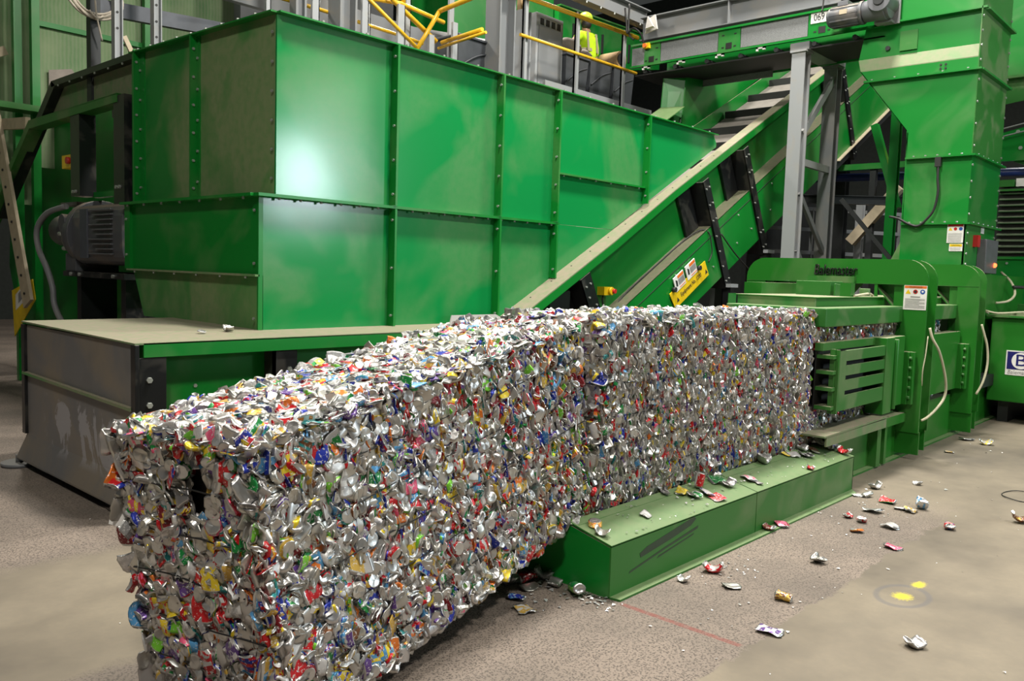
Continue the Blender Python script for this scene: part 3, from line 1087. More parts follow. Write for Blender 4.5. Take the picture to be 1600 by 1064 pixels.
# warning label
m = MB()
m.box(8.816, 8.82, 2.585, 2.80, 1.495, 1.735)
wl = m.obj('warning_label', 'white', bal)
wl['label'] = 'white warning label with orange header and three round pictograms'
WORLD_AT[wl.name] = WORLD_AT[bal.name]
m = MB()
m.box(8.8145, 8.816, 2.59, 2.795, 1.708, 1.731)
sub('label_header', m, 'orange', wl)
lettering('label_lettering', 'WARNING', 0.02, (8.814, 2.69, 1.719), (0, -1, 0), (0, 0, 1), 0.001, 'ink', wl, width=0.12)
m = MB()
m.yz(8.8145, [(2.735, 1.652), (2.785, 1.652), (2.76, 1.697)], 0.0015)
sub('pictogram', m, 'signyellow', wl)
m = MB()
m.cyl((8.8145, 2.692, 1.674), (8.816, 2.692, 1.674), 0.022, 16, mi=0)
m.cyl((8.8140, 2.692, 1.674), (8.8145, 2.692, 1.674), 0.013, 16, mi=1)
sub('pictogram', m, ['red', 'ink'], wl)
m = MB()
m.cyl((8.8145, 2.625, 1.674), (8.816, 2.625, 1.674), 0.023, 16, mi=0)
m.cyl((8.8140, 2.625, 1.676), (8.8145, 2.625, 1.676), 0.010, 12, mi=1)
sub('pictogram', m, ['bluelabel', 'white'], wl)
m = MB()
m.box(8.8148, 8.816, 2.645, 2.735, 1.618, 1.628)
for k in range(9):
    m.box(8.8148, 8.816, 2.60 + (0.05 if k in (2, 5) else 0), 2.785, 1.600 - k * 0.011, 1.604 - k * 0.011)
sub('label_print', m, 'greyink', wl)
# top platen
m = MB()
m.box(6.92, 11.6, 2.80, 3.72, 1.365, 1.525)
m.obj('top_platen', 'ledge', bal, bevel=0.01)
m = MB()
m.box(7.15, 11.6, 2.99, 3.72, 1.525, 1.60)
m.prism([(7.12, 2.97, 1.60), (7.12, 3.74, 1.60), (8.8, 3.74, 1.60), (8.8, 2.97, 1.60)], (0, 0, 0.012))
m.obj('platen_backing', 'baler', bal, bevel=0.006)
m = MB()
m.box(7.13, 7.16, 2.99, 3.72, 1.44, 1.60)
m.obj('platen_backing', 'dusty', bal)
m = MB()
m.box(8.1, 8.4, 3.25, 3.60, 1.61, 1.75)
m.prism([(8.05, 3.18, 1.61), (8.35, 3.18, 1.61), (8.35, 3.18, 1.71), (8.05, 3.18, 1.73)], (0, 0.02, 0))
m.cyl((8.45, 3.05, 1.62), (8.45, 3.05, 1.69), 0.05, 12)
m.obj('valve_block', 'ledge', bal, bevel=0.005)
m = MB()
m.tube([(8.0, 2.98, 1.62), (8.3, 3.0, 1.635), (8.5, 3.02, 1.64), (8.75, 3.08, 1.62)], 0.012)
m.obj('hydraulic_hose', 'hose', bal)
m = MB()
m.box(7.95, 8.05, 3.0, 3.1, 1.61, 1.74)
m.box(7.6, 9.3, 3.72, 3.9, 1.4, 1.72)
m.obj('ram_bracket', 'baler', bal)
m = MB()
for y in (3.66, 3.8, 4.0):
    m.box(9.6, 9.75, y, y + 0.05, 1.5, 1.75)
m.obj('ram_bracket', 'baler', bal)
# slotted side gate standing off the bale
m = MB()
ys = 2.70
XA, XB_ = 7.02, 8.10
ZS = [0.655, 0.765, 0.815, 0.90, 0.95, 1.035, 1.085, 1.165]
ZS = [0.66, 0.785, 0.825, 0.915, 0.955, 1.04, 1.08, 1.17]
for z0, z1 in zip(ZS[0::2], ZS[1::2]):
    m.box(XA, XB_, ys, ys + 0.02, z0, z1)
m.box(XA, XA + 0.14, ys - 0.001, ys + 0.021, 0.66, 1.17)
m.obj('slotted_gate', 'ledge', bal)
m = MB()
m.box(XA - 0.02, XA, ys, ys + 0.06, 0.64, 1.18)
m.box(XA - 0.04, XA - 0.02, ys + 0.03, ys + 0.07, 0.64, 1.185)
for z in (0.70, 0.86, 1.0, 1.13):
    m.box(6.93, 8.1, ys + 0.02, 2.87, z - 0.025, z + 0.005)
m.box(6.90, 8.1, 2.80, 2.87, 1.17, 1.235)
m.obj('gate_frame', 'baler', bal)
m = MB()
m.box(6.92, 8.14, 2.862, 2.872, 0.66, 1.17)
m.obj('gate_liner', 'rubber', bal)
m = MB()
m.box(8.10, 8.32, 2.69, 2.86, 0.52, 1.24)
m.box(8.32, 8.70, 2.72, 2.86, 0.56, 1.24)
m.cyl((8.36, 2.69, 0.55), (8.36, 2.69, 1.22), 0.025, 10)
m.obj('gate_hinge_post', 'baler', bal, bevel=0.006)
m = MB()
m.box(9.3, 10.68, 2.74, 2.86, 0.56, 1.22)
for z in (1.06, 0.92, 0.78):
    m.box(9.35, 9.55, 2.735, 2.74, z, z + 0.04, mi=1)
m.obj('slotted_gate', ['baler', 'rubber'], bal)
# base
m = MB()
m.box(7.11, 15.5, 2.80, 3.75, 0.02, 0.48)
m.obj('base_beam', 'baler', bal)
m = MB()
m.prism([(6.70, 2.66, 0.478), (8.15, 2.66, 0.492), (8.15, 2.90, 0.492), (6.70, 2.90, 0.478)], (0, 0, 0.014))
m.box(6.75, 8.15, 2.665, 2.68, 0.40, 0.48)
m.obj('base_shelf', 'tan', bal)
m = MB()
m.box(8.15, 8.8, 2.70, 2.85, 0.38, 0.47)
m.box(8.3, 8.36, 2.72, 2.80, 0.02, 0.40)
m.obj('base_shelf', 'baler', bal)
m = MB()
m.box(7.11, 15.5, 2.74, 2.80, 0.0, 0.018)
m.obj('floor_flange', 'ledge', bal)
m = MB()
m.box(8.10, 8.20, 2.72, 2.80, 0.02, 0.46)
m.obj('base_stiffener', 'baler', bal)
m = MB()
m.box(11.6, 15.5, 2.86, 2.90, 0.48, 1.9)
m.box(11.6, 15.5, 3.70, 3.74, 0.48, 1.9)
m.obj('chamber_side', 'baler', bal)
m = MB()
m.box(11.05, 15.5, 2.70, 2.86, 0.48, 0.62)
m.obj('chamber_rail', 'dark', bal)
# hoses looped on the arches
for pts in ([(8.86, 2.55, 1.325), (8.87, 2.52, 1.22), (8.93, 2.47, 1.10), (9.02, 2.44, 0.92), (9.10, 2.43, 0.75), (9.10, 2.44, 0.62), (9.0, 2.48, 0.51), (8.90, 2.53, 0.43), (8.86, 2.57, 0.40)],
            [(10.78, 2.55, 1.31), (10.80, 2.52, 1.20), (10.85, 2.49, 1.05), (10.87, 2.48, 0.85), (10.82, 2.50, 0.65), (10.77, 2.55, 0.50)],
            [(8.86, 2.56, 1.24), (8.82, 2.56, 1.05), (8.80, 2.57, 0.9), (8.84, 2.58, 0.75)]):
    m = MB()
    m.tube(pts, 0.013 if len(pts) > 4 else 0.006)
    m.obj('hydraulic_hose', 'hose', bal)

# ------------------------------------------------------------------ feed chute above the baler
ch = thing('feed_chute', 'tall bright green sheet metal chute dropping into the baler from above', 'chute', (12.4, 3.5, 1.9))
X0, X1, YC = 11.70, 13.12, 3.03
m = MB()
m.yz(X0, [(YC, 2.53), (3.79, 2.53), (3.80, 3.38), (YC, 3.38)], 0.015)
m.obj('front_panel', 'green', ch)
m = MB()
m.yz(X0, [(YC, 3.38), (3.80, 3.38), (3.82, 3.74), (4.36, 4.43), (YC, 4.43)], 0.015)
m.obj('front_panel', 'green', ch)
m = MB()
m.yz(X0, [(YC, 4.43), (4.36, 4.43), (4.47, 4.58), (YC, 4.58)], 0.015)
m.obj('front_panel', 'green', ch)
m = MB()
m.prism([(X0 - 0.0, YC, 4.58), (X0 - 0.0, 4.47, 4.58), (X0 + 0.07, 4.53, 4.745), (X0 + 0.07, YC, 4.745)], (0, 0, 0.012))
m.obj('sloped_step', 'tan', ch)
m = MB()
m.yz(X0 + 0.07, [(YC, 4.745), (4.53, 4.745), (4.45, 5.2), (4.2, 5.25), (4.2, 7.0), (YC, 7.0)], 0.015)
m.obj('front_panel', 'green', ch)
m = MB()
m.yz(X0 - 0.02, [(YC + 0.02, 1.9), (3.80, 1.9), (3.80, 2.53), (YC + 0.02, 2.53)], 0.015)
m.obj('foot_panel', 'green', ch)
m = MB()
m.yz(X0 - 0.02, [(3.80, 1.9), (3.98, 1.9), (3.80, 2.30)], 0.012)
m.obj('foot_gusset', 'ledge', ch)
# right side panels
for z0, z1 in ((1.9, 2.53), (2.53, 3.38), (3.38, 4.43), (4.43, 5.20), (5.2, 7.0)):
    m = MB()
    xx1 = X1 - 0.06 if z0 < 2 else X1
    m.xz(YC, [(X0, z0), (xx1, z0), (xx1, z1), (X0, z1)], -0.012)
    m.bolts([(xx1 - 0.03, YC - 0.012, z) for z in lin(z0 + 0.12, z1 - 0.12, 4)] + [(X0 + 0.03, YC - 0.012, z) for z in lin(z0 + 0.12, z1 - 0.12, 4)], (0, -1, 0), 0.016, 0.014)
    m.obj('side_panel', ['ledge' if z0 > 2.6 else 'green', 'bolt'], ch)
m = MB()
m.yz(X1, [(YC, 1.9), (3.79, 1.9), (3.80, 3.72), (4.45, 4.58), (4.45, 7.0), (YC, 7.0)], -0.012)
m.obj('rear_panel', 'green', ch)
m = MB()
m.prism([(X0, 3.80, 1.9), (X0, 3.80, 3.72), (X1, 3.80, 3.72), (X1, 3.80, 1.9)], (0, 0.012, 0))
m.prism([(X0, 3.82, 3.74), (X0, 4.47, 4.58), (X1, 4.47, 4.58), (X1, 3.82, 3.74)], (0, 0.0, 0.014))
m.obj('side_panel', 'green', ch)
for z, yl in ((2.53, 3.80), (3.38, 3.80), (4.43, 4.40)):
    m = MB()
    m.box(X0 - 0.06, X0, YC - 0.06, yl, z - 0.012, z + 0.012)
    m.box(X0, X1 + 0.05, YC - 0.07, YC, z - 0.012, z + 0.012)
    m.bolts([(X0 - 0.035, y, z + 0.012) for y in lin(YC + 0.1, yl - 0.1, 5)] + [(x, YC - 0.04, z + 0.012) for x in lin(X0 + 0.15, X1 - 0.1, 6)], (0, 0, 1), 0.013, 0.016)
    m.obj('flange', ['green', 'bolt'], ch)
for z in (5.18,):
    m = MB()
    m.box(X0 - 0.0, X0 + 0.07, YC - 0.06, 4.15, z - 0.012, z + 0.012)
    m.box(X0 + 0.1, X1 + 0.05, YC - 0.07, YC, z - 0.012, z + 0.012)
    m.obj('flange', 'green', ch)
m = MB()
m.box(X0 + 0.05, X0 + 0.07, 3.78, 4.0, 4.80, 5.05)
m.cyl((X0 + 0.04, 4.15, 4.86), (X0 + 0.07, 4.15, 4.86), 0.03, 12, mi=1)
m.obj('inspection_cover', ['ledge', 'dark'], ch)
m = MB()
m.bolts([(X0, y, z) for y in (3.40, 3.46) for z in (4.49, 4.54)], (-1, 0, 0), 0.014, 0.006, mi=0)
m.obj('bolt_hole', 'rubber', ch)
# stickers on the foot panel
for y0, y1, z0, z1, hd in ((2.955 + 0.09, 3.165 + 0.07, 2.285, 2.525, 'orange'), (3.045, 3.20, 2.18, 2.272, 'signyellow')):
    m = MB()
    m.box(X0 - 0.028, X0 - 0.0205, y0, y1, z0, z1)
    st = m.obj('warning_label', 'white', ch)
    WORLD_AT[st.name] = WORLD_AT[ch.name]
    m = MB()
    m.box(X0 - 0.0295, X0 - 0.028, y0 + 0.006, y1 - 0.006, z1 - 0.034, z1 - 0.004)
    sub('label_header', m, 'red' if hd == 'orange' else hd, st)
    if hd == 'orange':
        m = MB()
        m.yz(X0 - 0.0295, [(y1 - 0.06, z1 - 0.085), (y1 - 0.015, z1 - 0.085), (y1 - 0.037, z1 - 0.045)], 0.0015)
        sub('pictogram', m, 'signyellow', st)
        m = MB()
        m.cyl((X0 - 0.0295, (y0 + y1) / 2, z1 - 0.065), (X0 - 0.028, (y0 + y1) / 2, z1 - 0.065), 0.02, 14)
        sub('pictogram', m, 'red', st)
        m = MB()
        m.cyl((X0 - 0.0295, y0 + 0.033, z1 - 0.065), (X0 - 0.028, y0 + 0.033, z1 - 0.065), 0.022, 14)
        sub('pictogram', m, 'bluelabel', st)
    else:
        lettering('label_lettering', 'CAUTION', 0.022, (X0 - 0.0302, (y0 + y1) / 2, z1 - 0.019), (0, -1, 0), (0, 0, 1), 0.0008, 'ink', st, width=0.10)
    m = MB()
    n = 9 if hd == 'orange' else 3
    for k in range(n):
        m.box(X0 - 0.0292, X0 - 0.028, y0 + 0.02, y1 - 0.012, z0 + 0.012 + k * 0.013, z0 + 0.016 + k * 0.013)
    sub('label_print', m, 'greyink', st)
# cable with its plug
m = MB()
m.box(X0 - 0.07, X0 - 0.015, 3.36, 3.43, 3.25, 3.37)
m.tube([(X0 - 0.05, 3.39, 3.27), (X0 - 0.055, 3.385, 3.1), (X0 - 0.055, 3.37, 2.93), (X0 - 0.055, 3.40, 2.72), (X0 - 0.06, 3.47, 2.60), (X0 - 0.07, 3.58, 2.50), (X0 - 0.07, 3.70, 2.53), (X0 - 0.06, 3.83, 2.60), (X0 - 0.05, 3.95, 2.63)], 0.016)
m.obj('power_cable', 'rubber', ch)
# small sticker and control box on the right side
m = MB()
m.box(12.35, 12.50, YC - 0.018, YC - 0.012, 2.44, 2.51)
m.obj('warning_label', 'white', ch)
m = MB()
m.box(12.25, 12.85, YC - 0.12, YC - 0.012, 1.92, 2.36)
cb = m.obj('control_box', 'motorlight', ch, bevel=0.006)
cb['label'] = 'grey control box with a glowing red pilot lamp'
WORLD_AT[cb.name] = WORLD_AT[ch.name]
m = MB()
m.sphere((12.70, YC - 0.125, 2.03), 0.032, 12, 8)
sub('pilot_lamp', m, 'redlamp', cb)
m = MB()
m.box(12.02, 12.14, YC - 0.07, YC - 0.012, 2.25, 2.40)
m.obj('stop_button', 'red', ch)

# ------------------------------------------------------------------ hydraulic tank
tk = thing('hydraulic_tank', 'green oil tank with a blue and white B sign right of the baler', 'tank', (13.0, 2.0, 0))
XT = 12.2
m = MB()
m.box(XT, 13.9, 1.2, 2.77, 0.28, 1.36)
m.obj('tank_body', 'baler', tk, bevel=0.012)
m = MB()
m.box(XT - 0.05, 13.95, 1.15, 2.82, 1.36, 1.385)
m.obj('tank_rim', 'ledge', tk)
m = MB()
m.box(XT + 0.15, 13.9, 1.3, 2.6, 1.385, 1.42)
m.obj('tank_lid', 'tan', tk)
for y in (2.60, 1.35):
    m = MB()
    m.box(XT + 0.15, 13.8, y - 0.06, y + 0.06, 0.0, 0.28)
    m.obj('skid', 'dark', tk)
m = MB()
m.box(XT - 0.006, XT, 2.23, 2.575, 0.63, 0.945)
bs = m.obj('maker_sign', 'white', tk)
WORLD_AT[bs.name] = WORLD_AT[tk.name]
m = MB()
m.box(XT - 0.0085, XT - 0.006, 2.245, 2.56, 0.705, 0.93)
sub('sign_field', m, 'navy', bs)
m = MB()
m.cyl((XT - 0.011, 2.405, 0.818), (XT - 0.0085, 2.405, 0.818), 0.105, 32, smooth=False)
sub('sign_disc', m, 'white', bs)
lettering('sign_letter', 'B', 0.21, (XT - 0.0125, 2.405, 0.818), (0, -1, 0), (0, 0, 1), 0.003, 'navy', bs, width=0.12)
lettering('sign_lettering', 'Balemaster', 0.07, (XT - 0.0075, 2.405, 0.668), (0, -1, 0), (0, 0, 1), 0.003, 'greyink', bs, width=0.29, shear=0.15)
m = MB()
m.tube([(12.25, 2.83, 1.40), (12.1, 2.84, 1.44), (12.15, 2.7, 1.41), (12.4, 2.5, 1.43), (12.9, 2.3, 1.44)], 0.013)
m.obj('suction_hose', 'hose', tk)
m = MB()
m.tube([(13.3, 2.95, 1.95), (13.2, 2.80, 1.82), (13.1, 2.72, 1.66), (12.9, 2.75, 1.56), (12.7, 2.86, 1.53)], 0.016)
m.obj('suction_hose', 'hose', tk)
m = MB()
m.tube([(13.1, 2.75, 1.75), (13.25, 2.6, 1.74), (13.5, 2.45, 1.66), (13.5, 2.42, 1.40)], 0.022)
m.obj('pressure_hose', 'rubber', tk)

# ------------------------------------------------------------------ transfer conveyor 069 crossing over the incline
tr = thing('transfer_conveyor', 'green overhead cross conveyor with grey guard screens and the plate 069', 'conveyor', (12.2, 6.2, 5.1))
XF = 11.72
for y0, y1 in ((7.70, 8.0), (6.30, 6.66), (4.20, 5.25)):
    m = MB()
    m.box(XF, XF + 0.02, y0, y1, 5.16, 5.50)
    yc = 7.86 if y0 > 7 else (6.48 if y0 > 6 else 5.05)
    m.box(XF - 0.004, XF, yc - 0.05, yc + 0.05, 5.20, 5.29, mi=1)
    for z in (5.22, 5.40):
        for dy in (-0.10, 0.10):
            m.box(XF - 0.003, XF, yc + dy - 0.02, yc + dy + 0.02, z, z + 0.018, mi=1)
    m.obj('frame_plate', ['green', 'rubber'], tr)
m = MB()
m.box(XF - 0.03, XF + 0.02, 4.2, 8.25, 5.49, 5.52)
m.box(XF - 0.03, XF + 0.02, 4.2, 8.25, 5.145, 5.175)
m.obj('frame_rail', 'green', tr)
for y0, y1 in ((6.67, 7.69), (5.26, 6.29)):
    m = MB()
    m.box(XF + 0.008, XF + 0.015, y0, y1, 5.19, 5.48)
    m.obj('guard_screen', 'guardmesh', tr)
m = MB()
m.box(XF, XF + 0.02, 8.0, 8.24, 5.15, 5.46)
m.obj('guard_screen', 'guardmesh', tr)
m = MB()
m.box(XF + 0.05, XF + 0.95, 4.2, 8.2, 5.44, 5.46)
m.box(XF + 0.05, XF + 0.95, 4.2, 8.2, 5.02, 5.04)
m.obj('belt', 'rubber', tr)
m = MB()
m.box(XF + 1.0, XF + 1.02, 4.2, 8.2, 5.0, 5.55)
m.obj('frame_plate', 'green', tr)
m = MB()
m.box(XF + 0.9, XF + 0.93, 6.2, 7.5, 4.92, 5.05)
m.obj('return_guard', 'guardmesh', tr)
for y in lin(4.6, 8.0, 7):
    m = MB()
    m.cyl((XF + 0.03, y, 5.08), (XF + 0.97, y, 5.08), 0.035, 10)
    m.obj('roller', 'dark', tr)
for y in (7.95, 7.3, 6.62, 5.95):
    m = MB()
    m.box(XF - 0.02, XF + 0.01, y - 0.07, y + 0.07, 5.118, 5.145)
    m.box(XF - 0.02, XF + 0.01, y - 0.07, y - 0.03, 5.10, 5.145)
    m.box(XF - 0.02, XF + 0.01, y + 0.04, y + 0.07, 5.09, 5.145)
    m.obj('cable_clip', 'white', tr)
m = MB()
m.box(XF - 0.008, XF - 0.002, 4.98, 5.215, 5.345, 5.50)
np_ = m.obj('number_plate', 'white', tr)
WORLD_AT[np_.name] = WORLD_AT[tr.name]
lettering('plate_lettering', '069', 0.135, (XF - 0.0095, 5.095, 5.42), (0, -1, 0), (0, 0, 1), 0.003, 'ink', np_, width=0.15)
m = MB()
m.box(XF - 0.06, XF, 7.88, 8.0, 5.42, 5.50)
m.cyl((XF - 0.06, 7.95, 5.46), (XF - 0.09, 7.95, 5.46), 0.035, 12, mi=1)
m.obj('emergency_stop_switch', ['signyellow', 'orange'], tr)
m = MB()
m.tube([(XF - 0.03, 8.0, 5.5), (XF - 0.05, 8.05, 5.66), (XF - 0.05, 8.2, 5.78), (XF - 0.05, 8.32, 5.72), (XF, 8.38, 5.9), (XF, 8.42, 6.15)], 0.016)
m.tube([(XF - 0.03, 8.2, 5.6), (XF - 0.02, 8.3, 5.7), (XF, 8.34, 5.9), (XF, 8.33, 6.2)], 0.016)
m.obj('power_cable', 'rubber', tr)
# gear motor
gm = MB()
gm.cyl((XF - 0.20, 4.830, 5.31), (XF - 0.20, 4.420, 5.31), 0.135, 20)
gm.cyl((XF - 0.20, 4.870, 5.31), (XF - 0.20, 4.830, 5.31), 0.11, 20, r2=0.135)
gm.cyl((XF - 0.20, 4.440, 5.31), (XF - 0.20, 4.400, 5.31), 0.15, 20)
for k in range(10):
    t = 2 * math.pi * k / 10
    gm.bar((XF - 0.20 + 0.135 * math.cos(t), 4.820, 5.31 + 0.135 * math.sin(t)), (XF - 0.20 + 0.135 * math.cos(t), 4.440, 5.31 + 0.135 * math.sin(t)), 0.012, 0.02)
mo = gm.obj('motor_body', 'motor', tr)
m = MB()
m.box(XF - 0.345, XF - 0.335, 4.580, 4.680, 5.30, 5.36)
m.obj('rating_plate', 'wood', tr)
m = MB()
m.box(XF - 0.27, XF - 0.06, 4.600, 4.740, 5.43, 5.50)
m.obj('terminal_box', 'motorlight', tr, bevel=0.006)
m = MB()
m.cyl((XF - 0.20, 4.400, 5.31), (XF - 0.20, 4.120, 5.34), 0.13, 16, r2=0.17)
m.cyl((XF - 0.38, 4.160, 5.39), (XF - 0.03, 4.160, 5.39), 0.145, 20)
m.cyl((XF - 0.40, 4.160, 5.39), (XF - 0.38, 4.160, 5.39), 0.07, 16, mi=1)
m.cyl((XF - 0.20, 4.150, 5.34), (XF - 0.20, 4.060, 5.34), 0.16, 18)
m.obj('gearbox', ['motorlight', 'dark'], tr, bevel=0.004)
m = MB()
m.box(XF - 0.03, XF - 0.002, 4.0, 4.32, 5.15, 5.72)
m.box(XF - 0.16, XF - 0.03, 4.06, 4.28, 5.15, 5.18)
m.obj('motor_bracket', 'greybeam', tr)
m = MB()
m.tube([(XF - 0.05, 5.05, 5.48), (XF - 0.03, 5.04, 5.6), (XF - 0.03, 5.03, 6.2)], 0.012)
m.obj('power_cable', 'rubber', tr)

m = MB()
m.hbar((11.95, 4.9, 5.80), (11.95, 8.2, 5.80), 0.2, 0.38, 0.02)
for y in (6.6,):
    m.box(11.86, 12.04, y - 0.01, y + 0.01, 5.62, 5.98)
tag(m.obj('steel_beam', 'greybeam', bevel=0.003), 'grey I beam running just above the 069 conveyor', 'beam')
m = MB()
m.hbar((9.2, 8.52, 6.16), (12.5, 8.52, 6.16), 0.18, 0.28, 0.018)
for x in lin(9.6, 12.2, 8):
    m.bolts([(x, 8.44, 6.02)], (0, 0, -1), 0.014, 0.03)
tag(m.obj('steel_beam', ['greybeam', 'bolt']), 'grey I beam sloping across the picture top above the worker', 'beam')
m = MB()
m.prism([(11.68, 7.75, 5.70), (11.68, 7.98, 5.66), (11.68, 7.93, 5.88), (11.68, 7.80, 5.93)], (0.03, 0, 0))
m.prism([(11.66, 7.78, 5.72), (11.66, 7.92, 5.70), (11.68, 7.90, 5.90)], (-0.06, 0, 0.01))
tag(m.obj('plastic_bag', 'glove'), 'white plastic bag caught on the grey I beam end', 'bag')

# trestle under it
ts = thing('steel_trestle', 'grey braced steel trestle holding up the 069 conveyor', 'trestle', (12.3, 5.36, 0))
for x, c in ((11.80, 'galv'), (12.95, 'greybeam')):
    m = MB()
    m.hbar((x, 5.36, 0.02), (x, 5.36, 5.0), 0.20, 0.20, 0.016, side=(1, 0, 0))
    m.box(x - 0.12, x + 0.12, 5.24, 5.48, 4.98, 5.01)
    m.box(x - 0.15, x + 0.15, 5.2, 5.52, 0, 0.02)
    m.obj('post', c, ts)
m = MB()
m.bar((11.9, 5.32, 3.46), (12.9, 5.32, 3.45), 0.06, 0.10)
m.obj('tie_bar', 'galv', ts)
m = MB()
m.bar((11.88, 5.32, 3.86), (12.92, 5.32, 4.85), 0.05, 0.10)
m.obj('brace', 'galv', ts)
m = MB()
m.bar((11.88, 5.32, 3.02), (12.86, 5.32, 2.2), 0.05, 0.08)
m.obj('brace', 'greybeam', ts)
m = MB()
m.bar((11.9, 5.32, 2.2), (12.9, 5.32, 1.2), 0.05, 0.08)
m.obj('brace', 'greybeam', ts)
m = MB()
m.box(11.72, 13.05, 5.22, 5.5, 5.01, 5.12)
m.obj('cap_beam', 'greybeam', ts)

# ------------------------------------------------------------------ drive motor of the tail
dm = thing('drive_motor', 'large dusty grey gear motor on the left of the hopper', 'motor', (3.96, 9.6, 1.55))
XM = 3.96
m = MB()
out = []
for k in range(24):
    t = 2 * math.pi * k / 24
    cx, cz = math.cos(t), math.sin(t)
    e = 0.45
    out.append((XM + 0.34 * math.copysign(abs(cx) ** e, cx), 8.70, 2.01 + 0.33 * math.copysign(abs(cz) ** e, cz)))
m.prism(out, (0, 1.30, 0))
for z in lin(1.80, 2.26, 10):
    m.box(XM - 0.365, XM - 0.33, 8.92, 9.50 - 0.1 * (int(z * 100) % 3), z - 0.008, z + 0.008, mi=1)
m.box(XM - 0.352, XM - 0.33, 9.56, 9.76, 1.75, 2.28, mi=2)
m.obj('motor_body', ['motor', 'motorlight', 'bluegrey'], dm, bevel=0.004)
m = MB()
m.cyl((XM, 10.03, 2.02), (XM, 10.17, 2.02), 0.39, 28)
m.cyl((XM, 10.17, 2.02), (XM, 10.48, 2.02), 0.39, 28, r2=0.30)
m.box(XM - 0.28, XM + 0.2, 10.08, 10.38, 1.60, 1.80)
for k in range(12):
    t = 2 * math.pi * k / 12
    m.cyl((XM + 0.33 * math.cos(t), 10.33, 2.02 + 0.33 * math.sin(t)), (XM + 0.33 * math.cos(t), 10.42, 2.02 + 0.33 * math.sin(t)), 0.025, 8, mi=1)
m.cyl((XM - 0.28, 10.24, 2.14), (XM - 0.37, 10.24, 2.14), 0.10, 16)
m.obj('gearbox', ['motor', 'bolt'], dm, bevel=0.006)
m = MB()
m.cyl((XM, 10.48, 2.08), (XM, 10.73, 2.08), 0.15, 18)
m.cyl((XM, 10.73, 2.08), (XM, 11.18, 2.08), 0.19, 20)
m.cyl((XM, 11.18, 2.08), (XM, 11.23, 2.08), 0.19, 20, r2=0.14)
m.obj('brake_housing', 'motor', dm)
m = MB()
m.box(XM - 0.15, XM + 0.2, 10.38, 10.88, 2.36, 2.40)
m.obj('rain_hood', 'motor', dm)
m = MB()
m.box(XM - 0.3, XM + 0.3, 8.75, 10.4, 1.54, 1.60)
m.bolts([(XM - 0.3, y, 1.57) for y in (9.0, 9.9, 10.15)], (-1, 0, 0), 0.022, 0.02)
m.obj('mounting_plate', ['black', 'bolt'], dm)
m = MB()
m.cyl((XM + 0.05, 8.64, 2.0), (XM + 0.05, 8.70, 2.0), 0.24, 18)
m.obj('blue_coupling', 'bluelabel', dm)
for y in (9.0, 10.2):
    m = MB()
    m.box(XM - 0.2, XM + 0.2, y - 0.06, y + 0.06, 0.0, 1.54)
    m.obj('stand_leg', 'black', dm)
m = MB()
m.tube([(3.66, 10.28, 2.33), (3.58, 10.62, 2.26), (3.54, 10.85, 2.08), (3.54, 10.82, 1.85), (3.56, 10.62, 1.62), (3.58, 10.5, 1.4), (3.58, 10.45, 1.2), (3.6, 10.25, 1.0), (3.62, 9.9, .9)], 0.034)
m.obj('conduit', 'greybeam', dm)

# ------------------------------------------------------------------ feed conveyor coming in from the back left
fc = thing('feed_conveyor', 'green inclined feed conveyor climbing to the hopper at the left edge', 'conveyor', (4.2, 11.0, 0))
XV = 3.86
m = MB()
m.yz(XV + 0.06, [(8.80, 3.40), (11.62, 3.40), (11.2, 3.80), (8.80, 3.83)], 0.02)
m.obj('upper_side_panel', 'tan', fc)
m = MB()
m.yz(XV - 0.05, [(8.80, 3.80), (11.14, 3.79), (11.14, 3.86), (8.80, 3.865)], 0.10)
m.yz(XV - 0.05, [(11.14, 3.86), (11.02, 3.80), (13.15, 2.26), (13.25, 2.34)], 0.12)
m.bolts([(XV - 0.05, y, 3.78) for y in lin(9.1, 10.9, 6)], (-1, 0, 0), 0.012, 0.012)
m.obj('top_flange', ['black', 'bolt'], fc)
m = MB()
m.yz(XV - 0.14, [(9.05, 3.37), (11.64, 3.33), (11.66, 3.42), (9.05, 3.455)], 0.16)
m.prism([(XV - 0.14, 9.05, 3.45), (XV + 0.06, 9.05, 3.45), (XV + 0.06, 11.66, 3.42), (XV - 0.14, 11.66, 3.42)], (0, 0, 0.012))
m.yz(XV - 0.14, [(11.64, 3.33), (13.6, 2.03), (13.7, 2.08), (11.66, 3.43)], 0.16)
m.obj('lower_flange', 'ledge', fc)
m = MB()
m.yz(XV + 0.62, [(8.80, 1.6), (10.5, 1.25), (11.3, 0.6), (14.2, 0.0), (15.0, 1.6), (14.9, 2.4), (12.9, 3.95), (8.80, 3.95)], 0.02)
m.obj('side_skirt', 'green', fc)
m = MB()
m.yz(XV + 0.30, [(9.2, 2.45), (10.0, 2.45), (10.0, 2.95), (9.2, 2.95)], 0.02)
m.box(XV + 0.02, XV + 0.10, 9.05, 10.1, 2.44, 2.50)
m.obj('access_panel', 'green', fc)
for y in (10.2, 9.02):
    m = MB()
    m.box(XV - 0.13, XV + 0.05, y - 0.13, y + 0.13, 2.45 if y > 10 else 2.3, 3.36 if y > 10 else 3.44)
    m.bolts([(XV - 0.13, y - 0.03, 2.5), (XV - 0.13, y + 0.05, 2.5)], (-1, 0, 0), 0.02, 0.02)
    m.obj('post', ['black', 'bolt'], fc)
m = MB()
m.yz(XV - 0.05, [(10.50, 2.80), (10.82, 2.80), (10.82, 2.95), (10.50, 2.95)], 0.1)
m.cyl((XV - 0.05, 10.58, 2.88), (XV - 0.09, 10.58, 2.88), 0.04, 12, mi=1)
m.obj('emergency_stop_switch', ['signyellow', 'red'], fc)
m = MB()
